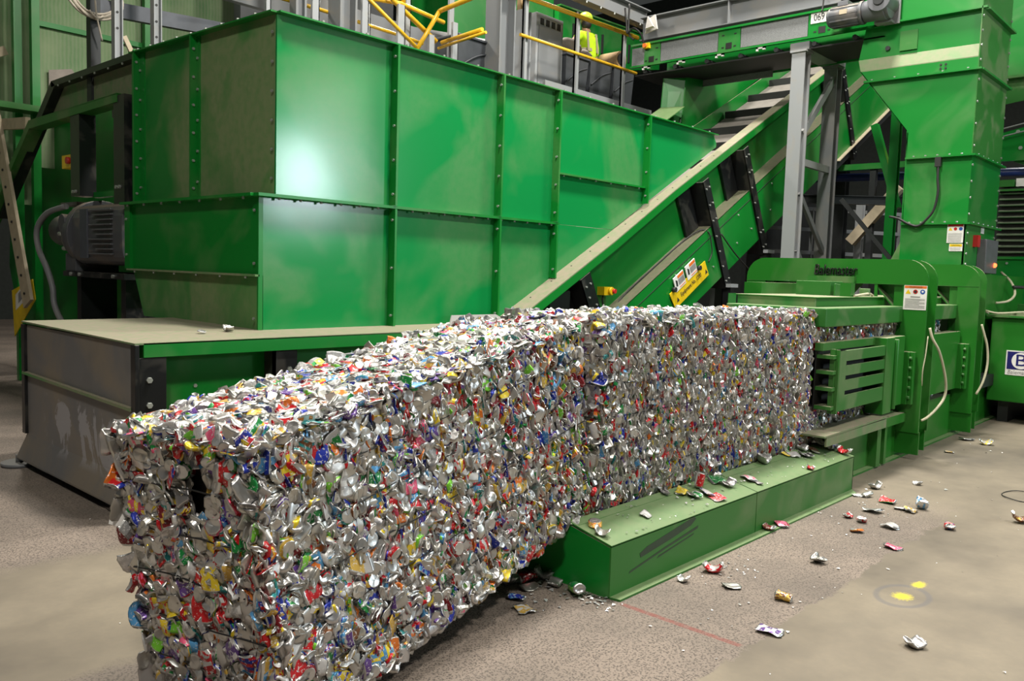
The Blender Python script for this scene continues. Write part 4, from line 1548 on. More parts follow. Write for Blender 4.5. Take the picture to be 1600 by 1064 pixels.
m.cyl((XV + 0.06, 10.62, 2.58), (XV + 0.05, 10.62, 2.58), 0.09, 20)
m.cyl((XV + 0.05, 10.62, 2.58), (XV + 0.045, 10.62, 2.58), 0.075, 20, mi=1)
m.cyl((XV + 0.045, 10.62, 2.58), (XV + 0.04, 10.62, 2.58), 0.055, 20)
m.prism([(XV + 0.036, 10.66, 2.52), (XV + 0.036, 10.64, 2.52), (XV + 0.036, 10.58, 2.64), (XV + 0.036, 10.60, 2.64)], (0.004, 0, 0), mi=2)
m.obj('prohibition_sticker', ['white', 'red', 'ink'], fc)
m = MB()
m.yz(XV - 0.02, [(12.78, 1.28), (11.98, 1.46), (11.88, 1.20), (12.70, 0.66)], 0.01)
yb = m.obj('warning_board', 'signyellow', fc)
WORLD_AT[yb.name] = WORLD_AT[fc.name]
m = MB()
m.yz(XV - 0.024, [(12.62, 1.23), (12.20, 1.42), (12.24, 1.18), (12.62, 1.02)], 0.004)
m.yz(XV - 0.027, [(12.5, 1.25), (12.3, 1.34), (12.3, 1.22), (12.5, 1.12)], 0.003, mi=1)
sub('safety_sticker', m, ['white', 'greyink'], yb)
m = MB()
m.bar((XV - 0.15, 12.95, 3.75), (XV - 0.15, 11.72, 1.15), 0.04, 0.28, side=(0, 1, 0.5))
m.bolts([(XV - 0.175, 12.95 - 1.23 * t, 3.75 - 2.6 * t) for t in lin(0.25, 0.95, 9)], (-1, 0, 0), 0.018, 0.012)
m.obj('stringer_channel', ['wood', 'dark'], fc)
m = MB()
m.bar((XV - 0.1, 12.9, 3.5), (XV - 0.1, 11.8, 3.42), 0.06, 0.14)
m.obj('stringer_channel', 'wood', fc)
m = MB()
m.box(XV + 0.7, XV + 0.74, 9.0, 14.0, 0.0, 3.3)
m.obj('inner_panel', 'black', fc)
m = MB()
m.yz(XV + 0.58, [(10.9, 1.12), (11.25, 1.15), (11.6, 1.0), (12.4, 0.3), (12.1, 0.3), (11.2, 1.0)], 0.02)
m.obj('foot_bracket', 'black', fc)

# ------------------------------------------------------------------ screened bay behind it
sb = thing('screened_bay', 'pale green wire mesh curtain wall on green posts at the upper left', 'screen', (4.8, 13.0, 0))
m = MB()
m.box(4.2, 9.0, 13.0, 13.02, 3.0, 8.0)
m.obj('mesh_panel', 'curtain', sb)
m = MB()
m.box(1.0, 4.7, 13.6, 13.62, 2.5, 8.0)
m.obj('mesh_panel', 'curtain', sb)
m = MB()
m.box(4.2, 9.0, 12.95, 13.0, 4.93, 5.0)
m.obj('rail', 'green', sb)
m = MB()
m.box(4.2, 9.0, 12.8, 12.95, 3.72, 3.78)
m.box(3.4, 4.3, 12.6, 12.95, 3.7, 3.78)
m.obj('rail', 'ledge', sb)
m = MB()
m.prism([(4.4, 12.94, 4.35), (4.7, 12.94, 4.42), (5.05, 12.94, 4.0), (4.4, 12.94, 3.95)], (0, 0.01, 0))
m.obj('torn_sheet', 'sack', sb)
for x, y in ((4.21, 12.9), (4.05, 13.1), (5.76, 12.9), (3.7, 13.5)):
    m = MB()
    m.box(x - 0.05, x + 0.05, y - 0.05, y + 0.05, 0, 8.0)
    m.obj('post', 'green', sb)
m = MB()
m.bar((2.6, 13.4, 3.9), (4.0, 13.4, 4.6), 0.08, 0.12)
m.obj('rail', 'wood', sb)

pr = thing('rope_post', 'dark square post carrying a grey cross beam behind the hopper', 'post', (3.94, 10.2, 0))
m = MB()
m.box(3.89, 4.0, 10.14, 10.26, 3.42, 6.0)
m.obj('post', 'dark', pr)
m = MB()
m.bar((3.94, 10.2, 4.60), (6.2, 9.8, 4.62), 0.08, 0.17)
m.obj('cross_beam', 'bluegrey', pr)
m = MB()
for r_, dz, dx in ((0.21, 0.0, 0.0), (0.23, 0.02, 0.02), (0.195, -0.02, -0.01), (0.22, -0.01, 0.03), (0.24, 0.02, -0.02), (0.205, 0.03, 0.01)):
    m.tube([(3.90 + dx + r_ * 1.25 * math.cos(t), 10.05 + 0.03 * math.sin(3 * t), 4.66 + dz + r_ * math.sin(t)) for t in [2 * math.pi * k / 16 for k in range(16)]], 0.014, 6, closed=True, smoothpts=1)
m.tube([(3.90, 10.04, 4.7), (3.91, 10.03, 4.5), (3.93, 10.03, 4.38), (3.98, 10.05, 4.2)], 0.010)
m.tube([(3.84, 10.04, 4.5), (3.91, 10.02, 4.43), (3.99, 10.04, 4.47)], 0.012)
tag(m.obj('rope_coil', 'rope'), 'coil of bleached rope hung on the dark post', 'rope')
for x, lab, w in ((3.97, 'bare galvanised strut standing just right of the rope coil', .09), (4.40, 'punched galvanised strut further right of the rope coil', .10)):
    m = MB()
    m.hbar((x, 9.62, 3.3), (x, 9.62, 7.0), w, 0.09, 0.01, side=(1, 0, 0))
    for z in (4.25, 4.42, 4.6):
        m.cyl((x - 0.02, 9.57, z), (x - 0.02, 9.56, z), 0.014, 10, mi=1)
    tag(m.obj('steel_strut', ['galv', 'rubber']), lab, 'strut')
m = MB()
m.bar((4.05, 9.64, 4.2), (4.30, 9.64, 3.72), 0.03, 0.05)
tag(m.obj('brace', 'wood'), 'thin slanting brace between two galvanised struts', 'brace')

# ------------------------------------------------------------------ sorting gallery behind the hopper
ga = thing('sorting_gallery', 'raised steel sorting platform behind the hopper', 'platform', (9.0, 10.5, 0))
m = MB()
m.box(6.3, 9.9, 8.85, 12.15, 4.50, 4.56)
m.box(9.9, 13.6, 8.85, 13.5, 4.60, 4.66)
m.obj('deck', 'greybeam', ga)
m = MB()
m.box(10.2, 13.2, 8.80, 8.85, 4.56, 4.76)
m.obj('kick_plate', 'galv', ga)
cols = [(9.31, 8.95, 0.34, 0.30, 'tall grey H column, the widest, between the two dark bin groups'), (6.53, 9.05, 0.26, 0.26, 'grey H column over the first hopper panel'),
        (5.88, 9.05, 0.15, 0.14, 'leftmost slim grey column above the hopper corner')]
for x, y, w, d, lab in cols:
    m = MB()
    m.hbar((x, y, 4.565), (x, y, 8.5), d, w, 0.03, side=(1, 0, 0))
    tag(m.obj('steel_column', 'greybeam'), lab, 'column')
# guard rails
gr = thing('guard_rail', 'yellow tube guard rail on grey posts in front of the worker', 'railing', (11.0, 8.7, 4.66))
for z in (5.87, 5.28):
    m = MB()
    m.tube([(9.55, 8.72, z - 0.02), (12.55, 8.72, z + 0.03)] if z > 5.5 else [(9.5, 8.72, z), (12.55, 8.72, z + 0.01)], 0.035 if z > 5.5 else 0.025, 10, smoothpts=0)
    m.obj('rail', 'yellow', gr)
for x in (9.66, 10.92, 12.22):
    m = MB()
    m.box(x - 0.05, x + 0.05, 8.755, 8.79, 4.62, 5.95)
    m.box(x - 0.05, x - 0.04, 8.72, 8.79, 4.62, 5.95)
    m.obj('post', 'galv', gr)
g2 = thing('guard_rail', 'yellow tube guard rail left of the widest grey column', 'railing', (8.5, 9.2, 4.66))
m = MB()
m.tube([(8.12, 9.0, 5.33), (8.12, 8.95, 5.34), (7.98, 7.9, 5.36)], 0.033, 10, smoothpts=0)
m.tube([(8.12, 9.0, 5.33), (7.72, 9.0, 4.72)], 0.030, 10, smoothpts=0)
m.obj('rail', 'yellow', g2)
m = MB()
m.tube([(8.18, 9.0, 4.92), (8.08, 8.1, 4.93)], 0.028, 10, smoothpts=0)
m.tube([(8.12, 9.0, 4.83), (8.05, 8.0, 4.87)], 0.02, 10, smoothpts=0)
m.obj('rail', 'yellow', g2)
for x, y, z in ((8.42, 9.0, 5.25), (7.98, 9.0, 4.98), (8.62, 9.3, 6.4)):
    m = MB()
    m.box(x - 0.045, x + 0.045, y - 0.02, y + 0.02, 4.4, z)
    m.obj('post', 'galv', g2)
st = thing('stair_rail', 'pair of sloping yellow stair handrails above the second hopper panel', 'railing', (7.6, 9.3, 4.66))
m = MB()
m.tube([(7.0, 9.05, 5.63), (7.33, 9.05, 5.30), (8.12, 9.05, 4.93)], 0.033, 10, smoothpts=0)
m.obj('rail', 'yellow', st)
m = MB()
m.tube([(6.85, 9.0, 5.22), (7.75, 9.0, 4.74)], 0.026, 10, smoothpts=0)
m.obj('rail', 'yellow', st)
m = MB()
m.tube([(6.55, 9.15, 5.20), (7.55, 9.15, 5.33), (8.35, 9.15, 5.26)], 0.03, 10, smoothpts=0)
m.tube([(7.60, 9.15, 5.34), (7.60, 9.15, 5.9)], 0.03, 10, smoothpts=0)
m.obj('rail', 'yellow', st)
m = MB()
m.tube([(5.0, 9.2, 4.95), (6.3, 9.2, 4.95), (7.7, 9.2, 4.92), (8.0, 9.2, 4.90)], 0.024, 10, smoothpts=0)
m.obj('rail', 'yellow', st)
for x, y, w, z in ((6.85, 9.02, 0.05, 6.2), (7.45, 9.02, 0.06, 5.26), (6.10, 9.02, 0.05, 6.2), (7.02, 9.2, 0.05, 6.2), (7.72, 9.2, 0.04, 6.2), (5.45, 9.02, 0.03, 6.2)):
    m = MB()
    m.box(x - w, x + w, y - 0.02, y + 0.02, 4.4, z)
    m.box(x + w - 0.012, x + w, y - 0.02, y + 0.06, 4.4, z)
    m.obj('post', 'galv', st)
m = MB()
m.bar((6.15, 9.03, 5.0), (6.05, 9.03, 4.66), 0.03, 0.06)
m.obj('brace', 'greybeam', st)
# cabinet, bins, channel
cb2 = thing('steel_cabinet', 'tall grey steel cabinet with vent slots behind the yellow rail', 'cabinet', (10.65, 9.3, 4.66))
m = MB()
m.box(10.35, 11.02, 9.15, 9.6, 4.66, 5.90)
m.obj('body', 'galv', cb2, bevel=0.01)
m = MB()
m.box(10.40, 10.98, 9.135, 9.15, 4.70, 5.70)
m.obj('door', 'greybeam', cb2)
for k in range(4):
    m = MB()
    m.box(10.44 + k * 0.14, 10.52 + k * 0.14, 9.14, 9.15, 5.72, 5.82)
    m.obj('vent', 'rubber', cb2)
m = MB()
m.hbar((9.98, 9.1, 4.66), (9.98, 9.1, 5.80), 0.14, 0.22, 0.02, side=(1, 0, 0))
tag(m.obj('channel_post', 'galv'), 'short galvanised channel between the wide column and the grey cabinet', 'post')
m = MB()
m.box(9.93, 10.12, 9.12, 9.2, 5.8, 6.4)
tag(m.obj('timber_post', 'cardboard'), 'brown timber post top beside the grey cabinet', 'post')
bins = []
for i, (x, w, z, lab) in enumerate(((11.35, 0.60, 5.36, 'charcoal plastic bin under the worker, beside the grey cabinet'), (12.02, 0.62, 5.42, 'charcoal plastic bin under the worker, middle one of three'),
                                    (12.70, 0.62, 5.42, 'charcoal plastic bin nearest the 069 conveyor'), (8.95, 0.75, 5.12, 'charcoal plastic bin left of the widest grey column'))):
    t = thing('plastic_bin', lab, 'bin', (x, 9.35, 4.66), 'charcoal bins on the sorting platform')
    m = MB()
    a = w / 2
    m.prism([(x - a * .88, 9.12, 4.66), (x + a * .88, 9.12, 4.66), (x + a, 9.08, z), (x - a, 9.08, z)], (0, 0.5, 0))
    m.tube([(x - a * .9, 9.085, z - 0.42), (x, 9.07, z - 0.22), (x + a * .9, 9.085, z - 0.12)], 0.014, 6)
    m.obj('body', 'bin', t, bevel=0.02)
    m = MB()
    m.box(x - a - 0.02, x + a + 0.02, 9.05, 9.62, z, z + 0.035)
    m.obj('rim', 'bin', t, bevel=0.01)
m = MB()
m.cyl((12.55, 9.05, 5.585), (12.60, 9.5, 5.60), 0.14, 20)
m.cyl((12.549, 9.04, 5.585), (12.55, 9.05, 5.585), 0.105, 20, mi=1)
tag(m.obj('card_tube', ['cardboard', 'rubber']), 'brown card tube lying on the bin beside the worker', 'tube')
for k, (x, z, lab) in enumerate(((11.40, 5.58, 'crumpled tan sack left of the worker'), (11.75, 5.50, 'small dusty sack under the worker arm'))):
    m = MB()
    m.sphere((x, 9.3, z), 0.2, 10, 7, (1.1 - k * 0.3, 0.8, 0.72 - 0.1 * k))
    m.v = [(a + 0.03 * math.sin(17 * b + 23 * c), b, c + 0.035 * math.sin(19 * a + 11 * b)) for a, b, c in m.v]
    tag(m.obj('sack', 'sack'), lab, 'sack')
# machine behind the worker
gm2 = thing('sorting_machine', 'green sorting machine casing behind the worker', 'machine', (13.5, 11.6, 4.66))
m = MB()
m.box(10.65, 13.4, 11.4, 12.6, 5.92, 7.6)
m.obj('casing', 'green', gm2, bevel=0.01)
m = MB()
m.prism([(13.45, 11.3, 5.85), (17.2, 11.3, 6.6), (17.2, 11.3, 7.25), (13.45, 11.3, 7.15)], (0, 1.2, 0))
m.obj('casing', 'green', gm2)
m = MB()
m.prism([(13.45, 11.25, 7.15), (17.2, 11.25, 7.25), (17.2, 11.4, 7.25), (13.45, 11.4, 7.15)], (0, 0, 0.03))
m.obj('casing_edge', 'ledge', gm2)
m = MB()
for x in (13.9, 14.9, 15.9):
    m.box(x, x + 0.05, 11.27, 11.3, 6.5, 6.9)
m.obj('door_handle', 'rubber', gm2)
m = MB()
m.cyl((8.9, 10.6, 5.40), (14.6, 10.6, 5.98), 0.18, 14)
tag(m.obj('duct', 'greybeam'), 'grey duct running behind the cabinet and column', 'duct')
m = MB()
m.box(5.5, 9.6, 10.1, 10.2, 5.06, 5.42)
tag(m.obj('steel_beam', 'greybeam'), 'grey beam behind the sloping yellow stair rails', 'beam')
m = MB()
m.box(6.9, 9.9, 12.2, 12.4, 4.58, 9.0)
tag(m.obj('partition_panel', 'dark'), 'dark partition behind the yellow stair rails', 'partition')

# ------------------------------------------------------------------ worker
wk = thing('person', 'person in hi vis vest and helmet working with back turned on the platform', 'person', (12.50, 9.78, 4.66))
bx, by, bz = 12.50, 9.78, 4.70


def skin_body(name, joints, edges, mat, parent, sub_lv=2):
    me = bpy.data.meshes.new(name)
    off = Vector(WORLD_AT[parent.name])
    me.from_pydata([Vector(j[:3]) - off for j in joints], edges, [])
    o = bpy.data.objects.new(name, me)
    COL.objects.link(o)
    sk = o.modifiers.new('skin', 'SKIN')
    sk.use_smooth_shade = True
    for i, j in enumerate(joints):
        me.skin_vertices[0].data[i].radius = (j[3], j[4] if len(j) > 4 else j[3])
    me.skin_vertices[0].data[0].use_root = True
    sd = o.modifiers.new('smooth', 'SUBSURF')
    sd.levels = sd.render_levels = sub_lv
    me.materials.append(MAT[mat])
    o.parent = parent
    WORLD_AT[o.name] = off
    return o


# facing +y (away), leaning a little to the left; radii in metres
J = [(bx, by, bz + 0.92, .15, .12), (bx - .02, by, bz + 1.15, .14, .11), (bx - .05, by - .0, bz + 1.34, .16, .11), (bx - .06, by, bz + 1.44, .06), (bx - .07, by + .02, bz + 1.52, .058),
     (bx - .07, by + .03, bz + 1.60, .085, .095), (bx - .07, by + .03, bz + 1.69, .075, .085),
     (bx - .25, by, bz + 1.36, .062), (bx - .42, by + .1, bz + 1.16, .048), (bx - .55, by + .28, bz + 1.04, .036), (bx - .60, by + .36, bz + 1.02, .040),
     (bx + .17, by, bz + 1.36, .062), (bx + .29, by + .04, bz + 1.10, .048), (bx + .25, by - .02, bz + .88, .036), (bx + .24, by - .02, bz + .79, .040),
     (bx - .10, by, bz + .84, .095), (bx - .11, by + .01, bz + .46, .065), (bx - .11, by - .02, bz + .10, .045), (bx - .11, by + .12, bz + .05, .045),
     (bx + .10, by, bz + .84, .095), (bx + .11, by + .01, bz + .46, .065), (bx + .11, by - .02, bz + .10, .045), (bx + .11, by + .12, bz + .05, .045)]
E_ = [(0, 1), (1, 2), (2, 3), (3, 4), (4, 5), (5, 6), (2, 7), (7, 8), (8, 9), (9, 10), (2, 11), (11, 12), (12, 13), (13, 14), (0, 15), (15, 16), (16, 17), (17, 18), (0, 19), (19, 20), (20, 21), (21, 22)]
skin_body('body', J, E_, 'skin', wk)
# trousers and vest follow the body
skin_body('trousers', [(bx, by, bz + .93, .16, .13)] + [(bx - .10, by, bz + .84, .105), (bx - .11, by + .01, bz + .46, .08), (bx - .11, by - .01, bz + .12, .07), (bx + .10, by, bz + .84, .105), (bx + .11, by + .01, bz + .46, .08), (bx + .11, by - .01, bz + .12, .07)],
          [(0, 1), (1, 2), (2, 3), (0, 4), (4, 5), (5, 6)], 'trousers', wk)
vest = skin_body('vest', [(bx, by, bz + .92, .20, .15), (bx - .01, by, bz + 1.05, .19, .145), (bx - .03, by, bz + 1.22, .19, .14), (bx - .05, by, bz + 1.37, .165, .125), (bx - .055, by, bz + 1.43, .08, .08),
                          (bx - .24, by, bz + 1.36, .088), (bx - .34, by + .05, bz + 1.26, .078), (bx + .155, by, bz + 1.36, .088), (bx + .25, by + .02, bz + 1.20, .08), (bx + .285, by + .03, bz + 1.06, .072)],
                 [(0, 1), (1, 2), (2, 3), (3, 4), (3, 5), (5, 6), (3, 7), (7, 8), (8, 9)], 'hivis', wk)
m = MB()
ring = lambda z, rx, ry, cx: [(cx + rx * math.cos(t), by + ry * math.sin(t), z) for t in [2 * math.pi * k / 28 for k in range(28)]]
for z, rx, ry in ((bz + 1.08, .212, .168),):
    a, b = ring(z, rx, ry, bx - .012), ring(z + 0.055, rx, ry, bx - .016)
    m.add(a + b, [(i, (i + 1) % 28, 28 + (i + 1) % 28, 28 + i) for i in range(28)], 0, True)
m.bar((bx + .10, by - .158, bz + 1.07), (bx + .07, by - .125, bz + 1.42), 0.055, 0.008, side=(0, 1, 0))
m.bar((bx - .17, by - .158, bz + 1.07), (bx - .18, by - .125, bz + 1.42), 0.055, 0.008, side=(0, 1, 0))
m.obj('reflective_band', 'silverband', wk)
m = MB()
m.sphere((bx - .07, by + .025, bz + 1.68), 0.128, 20, 12, (1.0, 1.12, 1.0), zmin=-0.15)
m.cyl((bx - .07, by + .03, bz + 1.66), (bx - .07, by + .03, bz + 1.675), 0.145, 24)
m.obj('hard_hat', 'hathi', wk)
m = MB()
m.sphere((bx - .07, by + .0, bz + 1.585), 0.098, 14, 10, (0.98, 0.98, 1.0))
m.obj('hair', 'hair', wk)
for sx, hx, hy, hz in ((-1, bx - .62, by + .38, bz + 1.01), (1, bx + .24, by - .02, bz + .76)):
    fj = [(hx, hy, hz, .040, .028), (hx + sx * .01, hy + .05, hz - .03, .036, .020)]
    fe = [(0, 1)]
    for k in range(4):
        a = len(fj)
        fj += [(hx - .03 + .02 * k, hy + .085, hz - .045, .0095), (hx - .032 + .021 * k, hy + .115 - .008 * abs(k - 1.4), hz - .065, .0085)]
        fe += [(1, a), (a, a + 1)]
    a = len(fj)
    fj += [(hx + sx * .045, hy + .03, hz - .03, .011), (hx + sx * .055, hy + .06, hz - .045, .0095)]
    fe += [(0, a), (a, a + 1)]
    skin_body('glove', fj, fe, 'glove', wk, 1)

# ------------------------------------------------------------------ clutter under and behind the incline
def post(name, x, y, z0, z1, w, mat, label, cat='post', d=None):
    mm = MB()
    mm.hbar((x, y, z0), (x, y, z1), w, d or w, 0.014, side=(1, 0, 0))
    return tag(mm.obj(name, mat), label, cat)


post('green_post', 13.5, 4.56, 0, 4.9, 0.13, 'green', 'upright green steel post left of the chute')
m = MB()
m.bar((13.6, 4.92, 4.2), (13.6, 4.50, 2.9), 0.10, 0.12)
tag(m.obj('green_brace', 'green'), 'slanting green brace leaning on the green post', 'brace')
m = MB()
m.hbar((13.4, 6.0, 3.08), (14.6, 4.4, 3.08), 0.12, 0.14)
tag(m.obj('dark_beam', 'dark'), 'dark horizontal beam left of the green post', 'beam')
m = MB()
m.bar((12.9, 5.1, 3.0), (13.0, 4.3, 2.05), 0.05, 0.06)
tag(m.obj('dark_brace', 'dark'), 'thin dark brace crossing behind the grey trestle', 'brace')
post('grey_post', 15.2, 5.65, 0, 3.2, 0.12, 'galv', 'slim grey post behind the dark brace')
m = MB()
m.bar((15.0, 5.72, 2.45), (15.0, 4.95, 3.38), 0.16, 0.16)
tag(m.obj('light_chute', 'wood'), 'pale dusty chute slanting behind the green post', 'chute')
for k, (x, y, z0, z1, w, mt, lab) in enumerate(((12.6, 6.9, 0, 3.2, .12, 'dark', 'dark post deep under the incline'), (14.2, 6.4, 0, 3.4, .14, 'bluegrey', 'blue grey post between the trestle legs'),
                                               (16.2, 6.4, 0, 4.4, .2, 'dark', 'broad dark column beyond the trestle'), (13.3, 7.4, 0, 3.6, .1, 'greybeam', 'thin grey leg under the incline belt'))):
    post('steel_post', x, y, z0, z1, w, mt, lab)
m = MB()
for z in (2.3, 2.75, 3.15):
    m.bar((13.4, 8.5, z), (19.0, 5.4, z), 0.05, 0.07)
for t in lin(0, 1, 7):
    m.bar((13.4 + 5.6 * t, 8.5 - 3.1 * t, 0), (13.4 + 5.6 * t, 8.5 - 3.1 * t, 3.15), 0.05, 0.05)
tag(m.obj('pipe_rack', 'greybeam'), 'grey pipe rack in the gloom behind the trestle', 'rack')
m = MB()
m.box(17.6, 17.7, 6.3, 6.45, 2.78, 2.95)
tag(m.obj('red_box', 'red'), 'small red box on the pipe rack in the dark', 'box')
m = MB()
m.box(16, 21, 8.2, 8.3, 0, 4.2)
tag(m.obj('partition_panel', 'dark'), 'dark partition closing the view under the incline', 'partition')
m = MB()
m.cyl((15.2, 6.8, 3.62), (15.2, 1.5, 3.52), 0.07, 14)
tag(m.obj('blue_pipe', 'bluepipe'), 'dark blue pipe crossing behind the chute', 'pipe')
bc = thing('back_conveyor', 'dark green conveyor side carrying a yellow board behind the green post', 'conveyor', (15.0, 4.0, 0))
m = MB()
m.box(14.95, 15.1, 1.0, 6.0, 3.70, 3.80)
m.obj('side_plate', 'green', bc)
for y in (1.4, 5.4):
    m = MB()
    m.box(14.97, 15.07, y - 0.05, y + 0.05, 0, 3.7)
    m.obj('leg', 'dark', bc)
m = MB()
m.box(14.92, 14.95, 4.25, 4.75, 3.78, 4.2)
m.cyl((14.92, 4.6, 3.9), (14.91, 4.6, 3.9), 0.03, 10, mi=1)
m.obj('warning_board', ['signyellow', 'ink'], bc)

# hood and chute walls behind the cleated belt
hd = thing('belt_hood', 'green sheet metal hood along the far side of the cleated belt', 'hood', (12.8, 7.4, 4.0))
m = MB()
m.xz(7.42, [(12.0, 4.0), (15.5, 5.9), (15.5, 6.0), (12.55, 5.02), (12.1, 4.97)], 0.02)
m.obj('side_panel', 'green', hd)
m = MB()
m.prism([(12.1, 7.42, 4.0), (12.15, 7.42, 4.97), (11.95, 7.75, 4.97), (11.85, 7.75, 3.9)], (0.0, 0.015, 0))
m.obj('wing_panel', 'green', hd)
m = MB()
m.box(11.2, 13.4, 8.55, 8.58, 3.6, 4.58)  # black sheet added to stand in for the shade in the void
m.obj('void_shade_panel', 'rubber', hd)
m = MB()
m.prism([(11.0, 7.3, 3.95), (11.9, 7.3, 4.45), (11.9, 7.75, 4.48), (11.0, 7.75, 3.98)], (0, 0, 0.015))
m.obj('wing_ledge', 'ledge', hd)

# ------------------------------------------------------------------ right edge behind the chute
lo = thing('louvred_cooler', 'dark louvred cooler unit on a green base right of the chute', 'cooler', (14.6, 2.5, 0))
XLV = 14.3
m = MB()
m.box(XLV + 0.05, 15.0, 1.0, 3.28, 2.2, 3.22)
m.obj('core', 'rubber', lo)
for z in lin(2.25, 3.12, 11):
    m = MB()
    m.prism([(XLV, 1.0, z), (XLV + 0.06, 1.0, z + 0.03), (XLV + 0.06, 3.28, z + 0.03), (XLV, 3.28, z)], (0, 0, 0.012))
    m.obj('louvre_slat', 'louvre', lo)
m = MB()
m.box(XLV - 0.02, XLV + 0.1, 1.0, 3.3, 3.17, 3.20)
m.obj('top_trim', 'ledge', lo)
m = MB()
m.box(XLV - 0.03, 15.0, 1.0, 3.3, 1.5, 2.20)
m.box(XLV - 0.05, XLV - 0.03, 1.0, 3.3, 2.16, 2.2)
m.bolts([(XLV - 0.03, y, 2.1) for y in lin(1.4, 3.1, 8)], (-1, 0, 0), 0.018, 0.015)
m.obj('base', ['green', 'bolt'], lo)
m = MB()
m.box(XLV - 0.3, 15.0, 1.0, 3.0, 1.36, 1.5)
m.obj('base_shelf', 'ledge', lo)
m = MB()
m.box(14.35, 14.6, 2.92, 3.08, 3.24, 3.36)
tag(m.obj('white_box', 'white'), 'small white box on top of the louvred cooler', 'box')
m = MB()
m.box(14.32, 14.6, 3.1, 3.3, 3.24, 3.34)
tag(m.obj('green_box', 'ledge'), 'pale green block beside the white box on the cooler', 'box')
rc = thing('side_conveyor', 'green conveyor casing at the right edge behind the chute', 'conveyor', (15.6, 2.2, 3.7))
m = MB()
m.yz(15.0, [(0.8, 5.0), (3.7, 5.0), (3.7, 6.6), (0.8, 6.6)], 0.05)
m.obj('upper_casing', 'green', rc)
m = MB()
m.yz(15.0, [(0.8, 4.95), (3.7, 4.55), (3.7, 4.98), (0.8, 4.98)], 0.02)
m.box(14.9, 15.06, 0.8, 3.7, 4.96, 5.0)
m.obj('flange', 'ledge', rc)
m = MB()
m.yz(15.02, [(0.8, 3.62), (3.1, 3.62), (3.4, 3.75), (3.7, 3.75), (3.7, 4.1), (0.8, 4.75)], 0.05)
m.bolts([(15.02, y, z) for y, z in ((3.2, 3.9), (3.1, 4.05), (2.95, 3.95), (3.25, 4.15))], (-1, 0, 0), 0.03, 0.02)
m.obj('lower_casing', ['green', 'bolt'], rc)
for dz in (0.0, 0.12):
    m = MB()
    m.cyl((14.95, 3.6, 4.05 + dz), (14.95, 0.8, 4.62 + dz), 0.012, 8)
    m.obj('tie_rod', 'galv', rc)

# ------------------------------------------------------------------ crushed cans
PAL = {
    'silver': (0.60, 0.60, 0.59), 'white': srgb(205, 204, 203)[:3], 'red': srgb(196, 28, 36)[:3], 'wine': srgb(118, 26, 34)[:3], 'blue': srgb(34, 52, 158)[:3],
    'sky': srgb(84, 150, 200)[:3], 'green': srgb(26, 128, 60)[:3], 'lime': srgb(118, 196, 56)[:3], 'gold': srgb(198, 162, 74)[:3], 'yellow': srgb(226, 200, 44)[:3],
    'orange': srgb(222, 120, 44)[:3], 'purple': srgb(98, 66, 140)[:3], 'teal': srgb(44, 138, 140)[:3], 'pink': srgb(226, 92, 128)[:3], 'black': srgb(28, 28, 32)[:3],
    'brown': srgb(112, 70, 40)[:3], 'grey': (0.36, 0.36, 0.36)}
PK = ['silver', 'white', 'red', 'wine', 'blue', 'sky', 'green', 'lime', 'gold', 'yellow', 'orange', 'purple', 'teal', 'pink', 'black', 'brown', 'grey']
PW = np.array([38, 10, 8.0, 3.5, 6.5, 4, 5, 2.2, 4.5, 3, 4, 2.6, 2.2, 1.8, 2.6, 2.4, 6.0])
PW = PW / PW.sum()
PROFILE = [(.001, -.053), (.021, -.054), (.026, -.061), (.033, -.047), (.033, -.026), (.033, -.004), (.033, .018), (.033, .040), (.0275, .056), (.028, .060), (.024, .057), (.001, .056)]
PROFILE_LO = [(.001, -.056), (.027, -.060), (.033, -.030), (.033, .004), (.033, .036), (.027, .059), (.001, .056)]


def can_base(prof, seg):
    vs = np.array([(r * math.cos(2 * math.pi * k / seg), r * math.sin(2 * math.pi * k / seg), z) for r, z in prof for k in range(seg)])
    fs = np.array([(i * seg + k, i * seg + (k + 1) % seg, (i + 1) * seg + (k + 1) % seg, (i + 1) * seg + k) for i in range(len(prof) - 1) for k in range(seg)])
    ring = np.array([i for i in range(len(prof) - 1) for k in range(seg)])
    sg_ = np.array([k for i in range(len(prof) - 1) for k in range(seg)])
    return vs, fs, ring, sg_


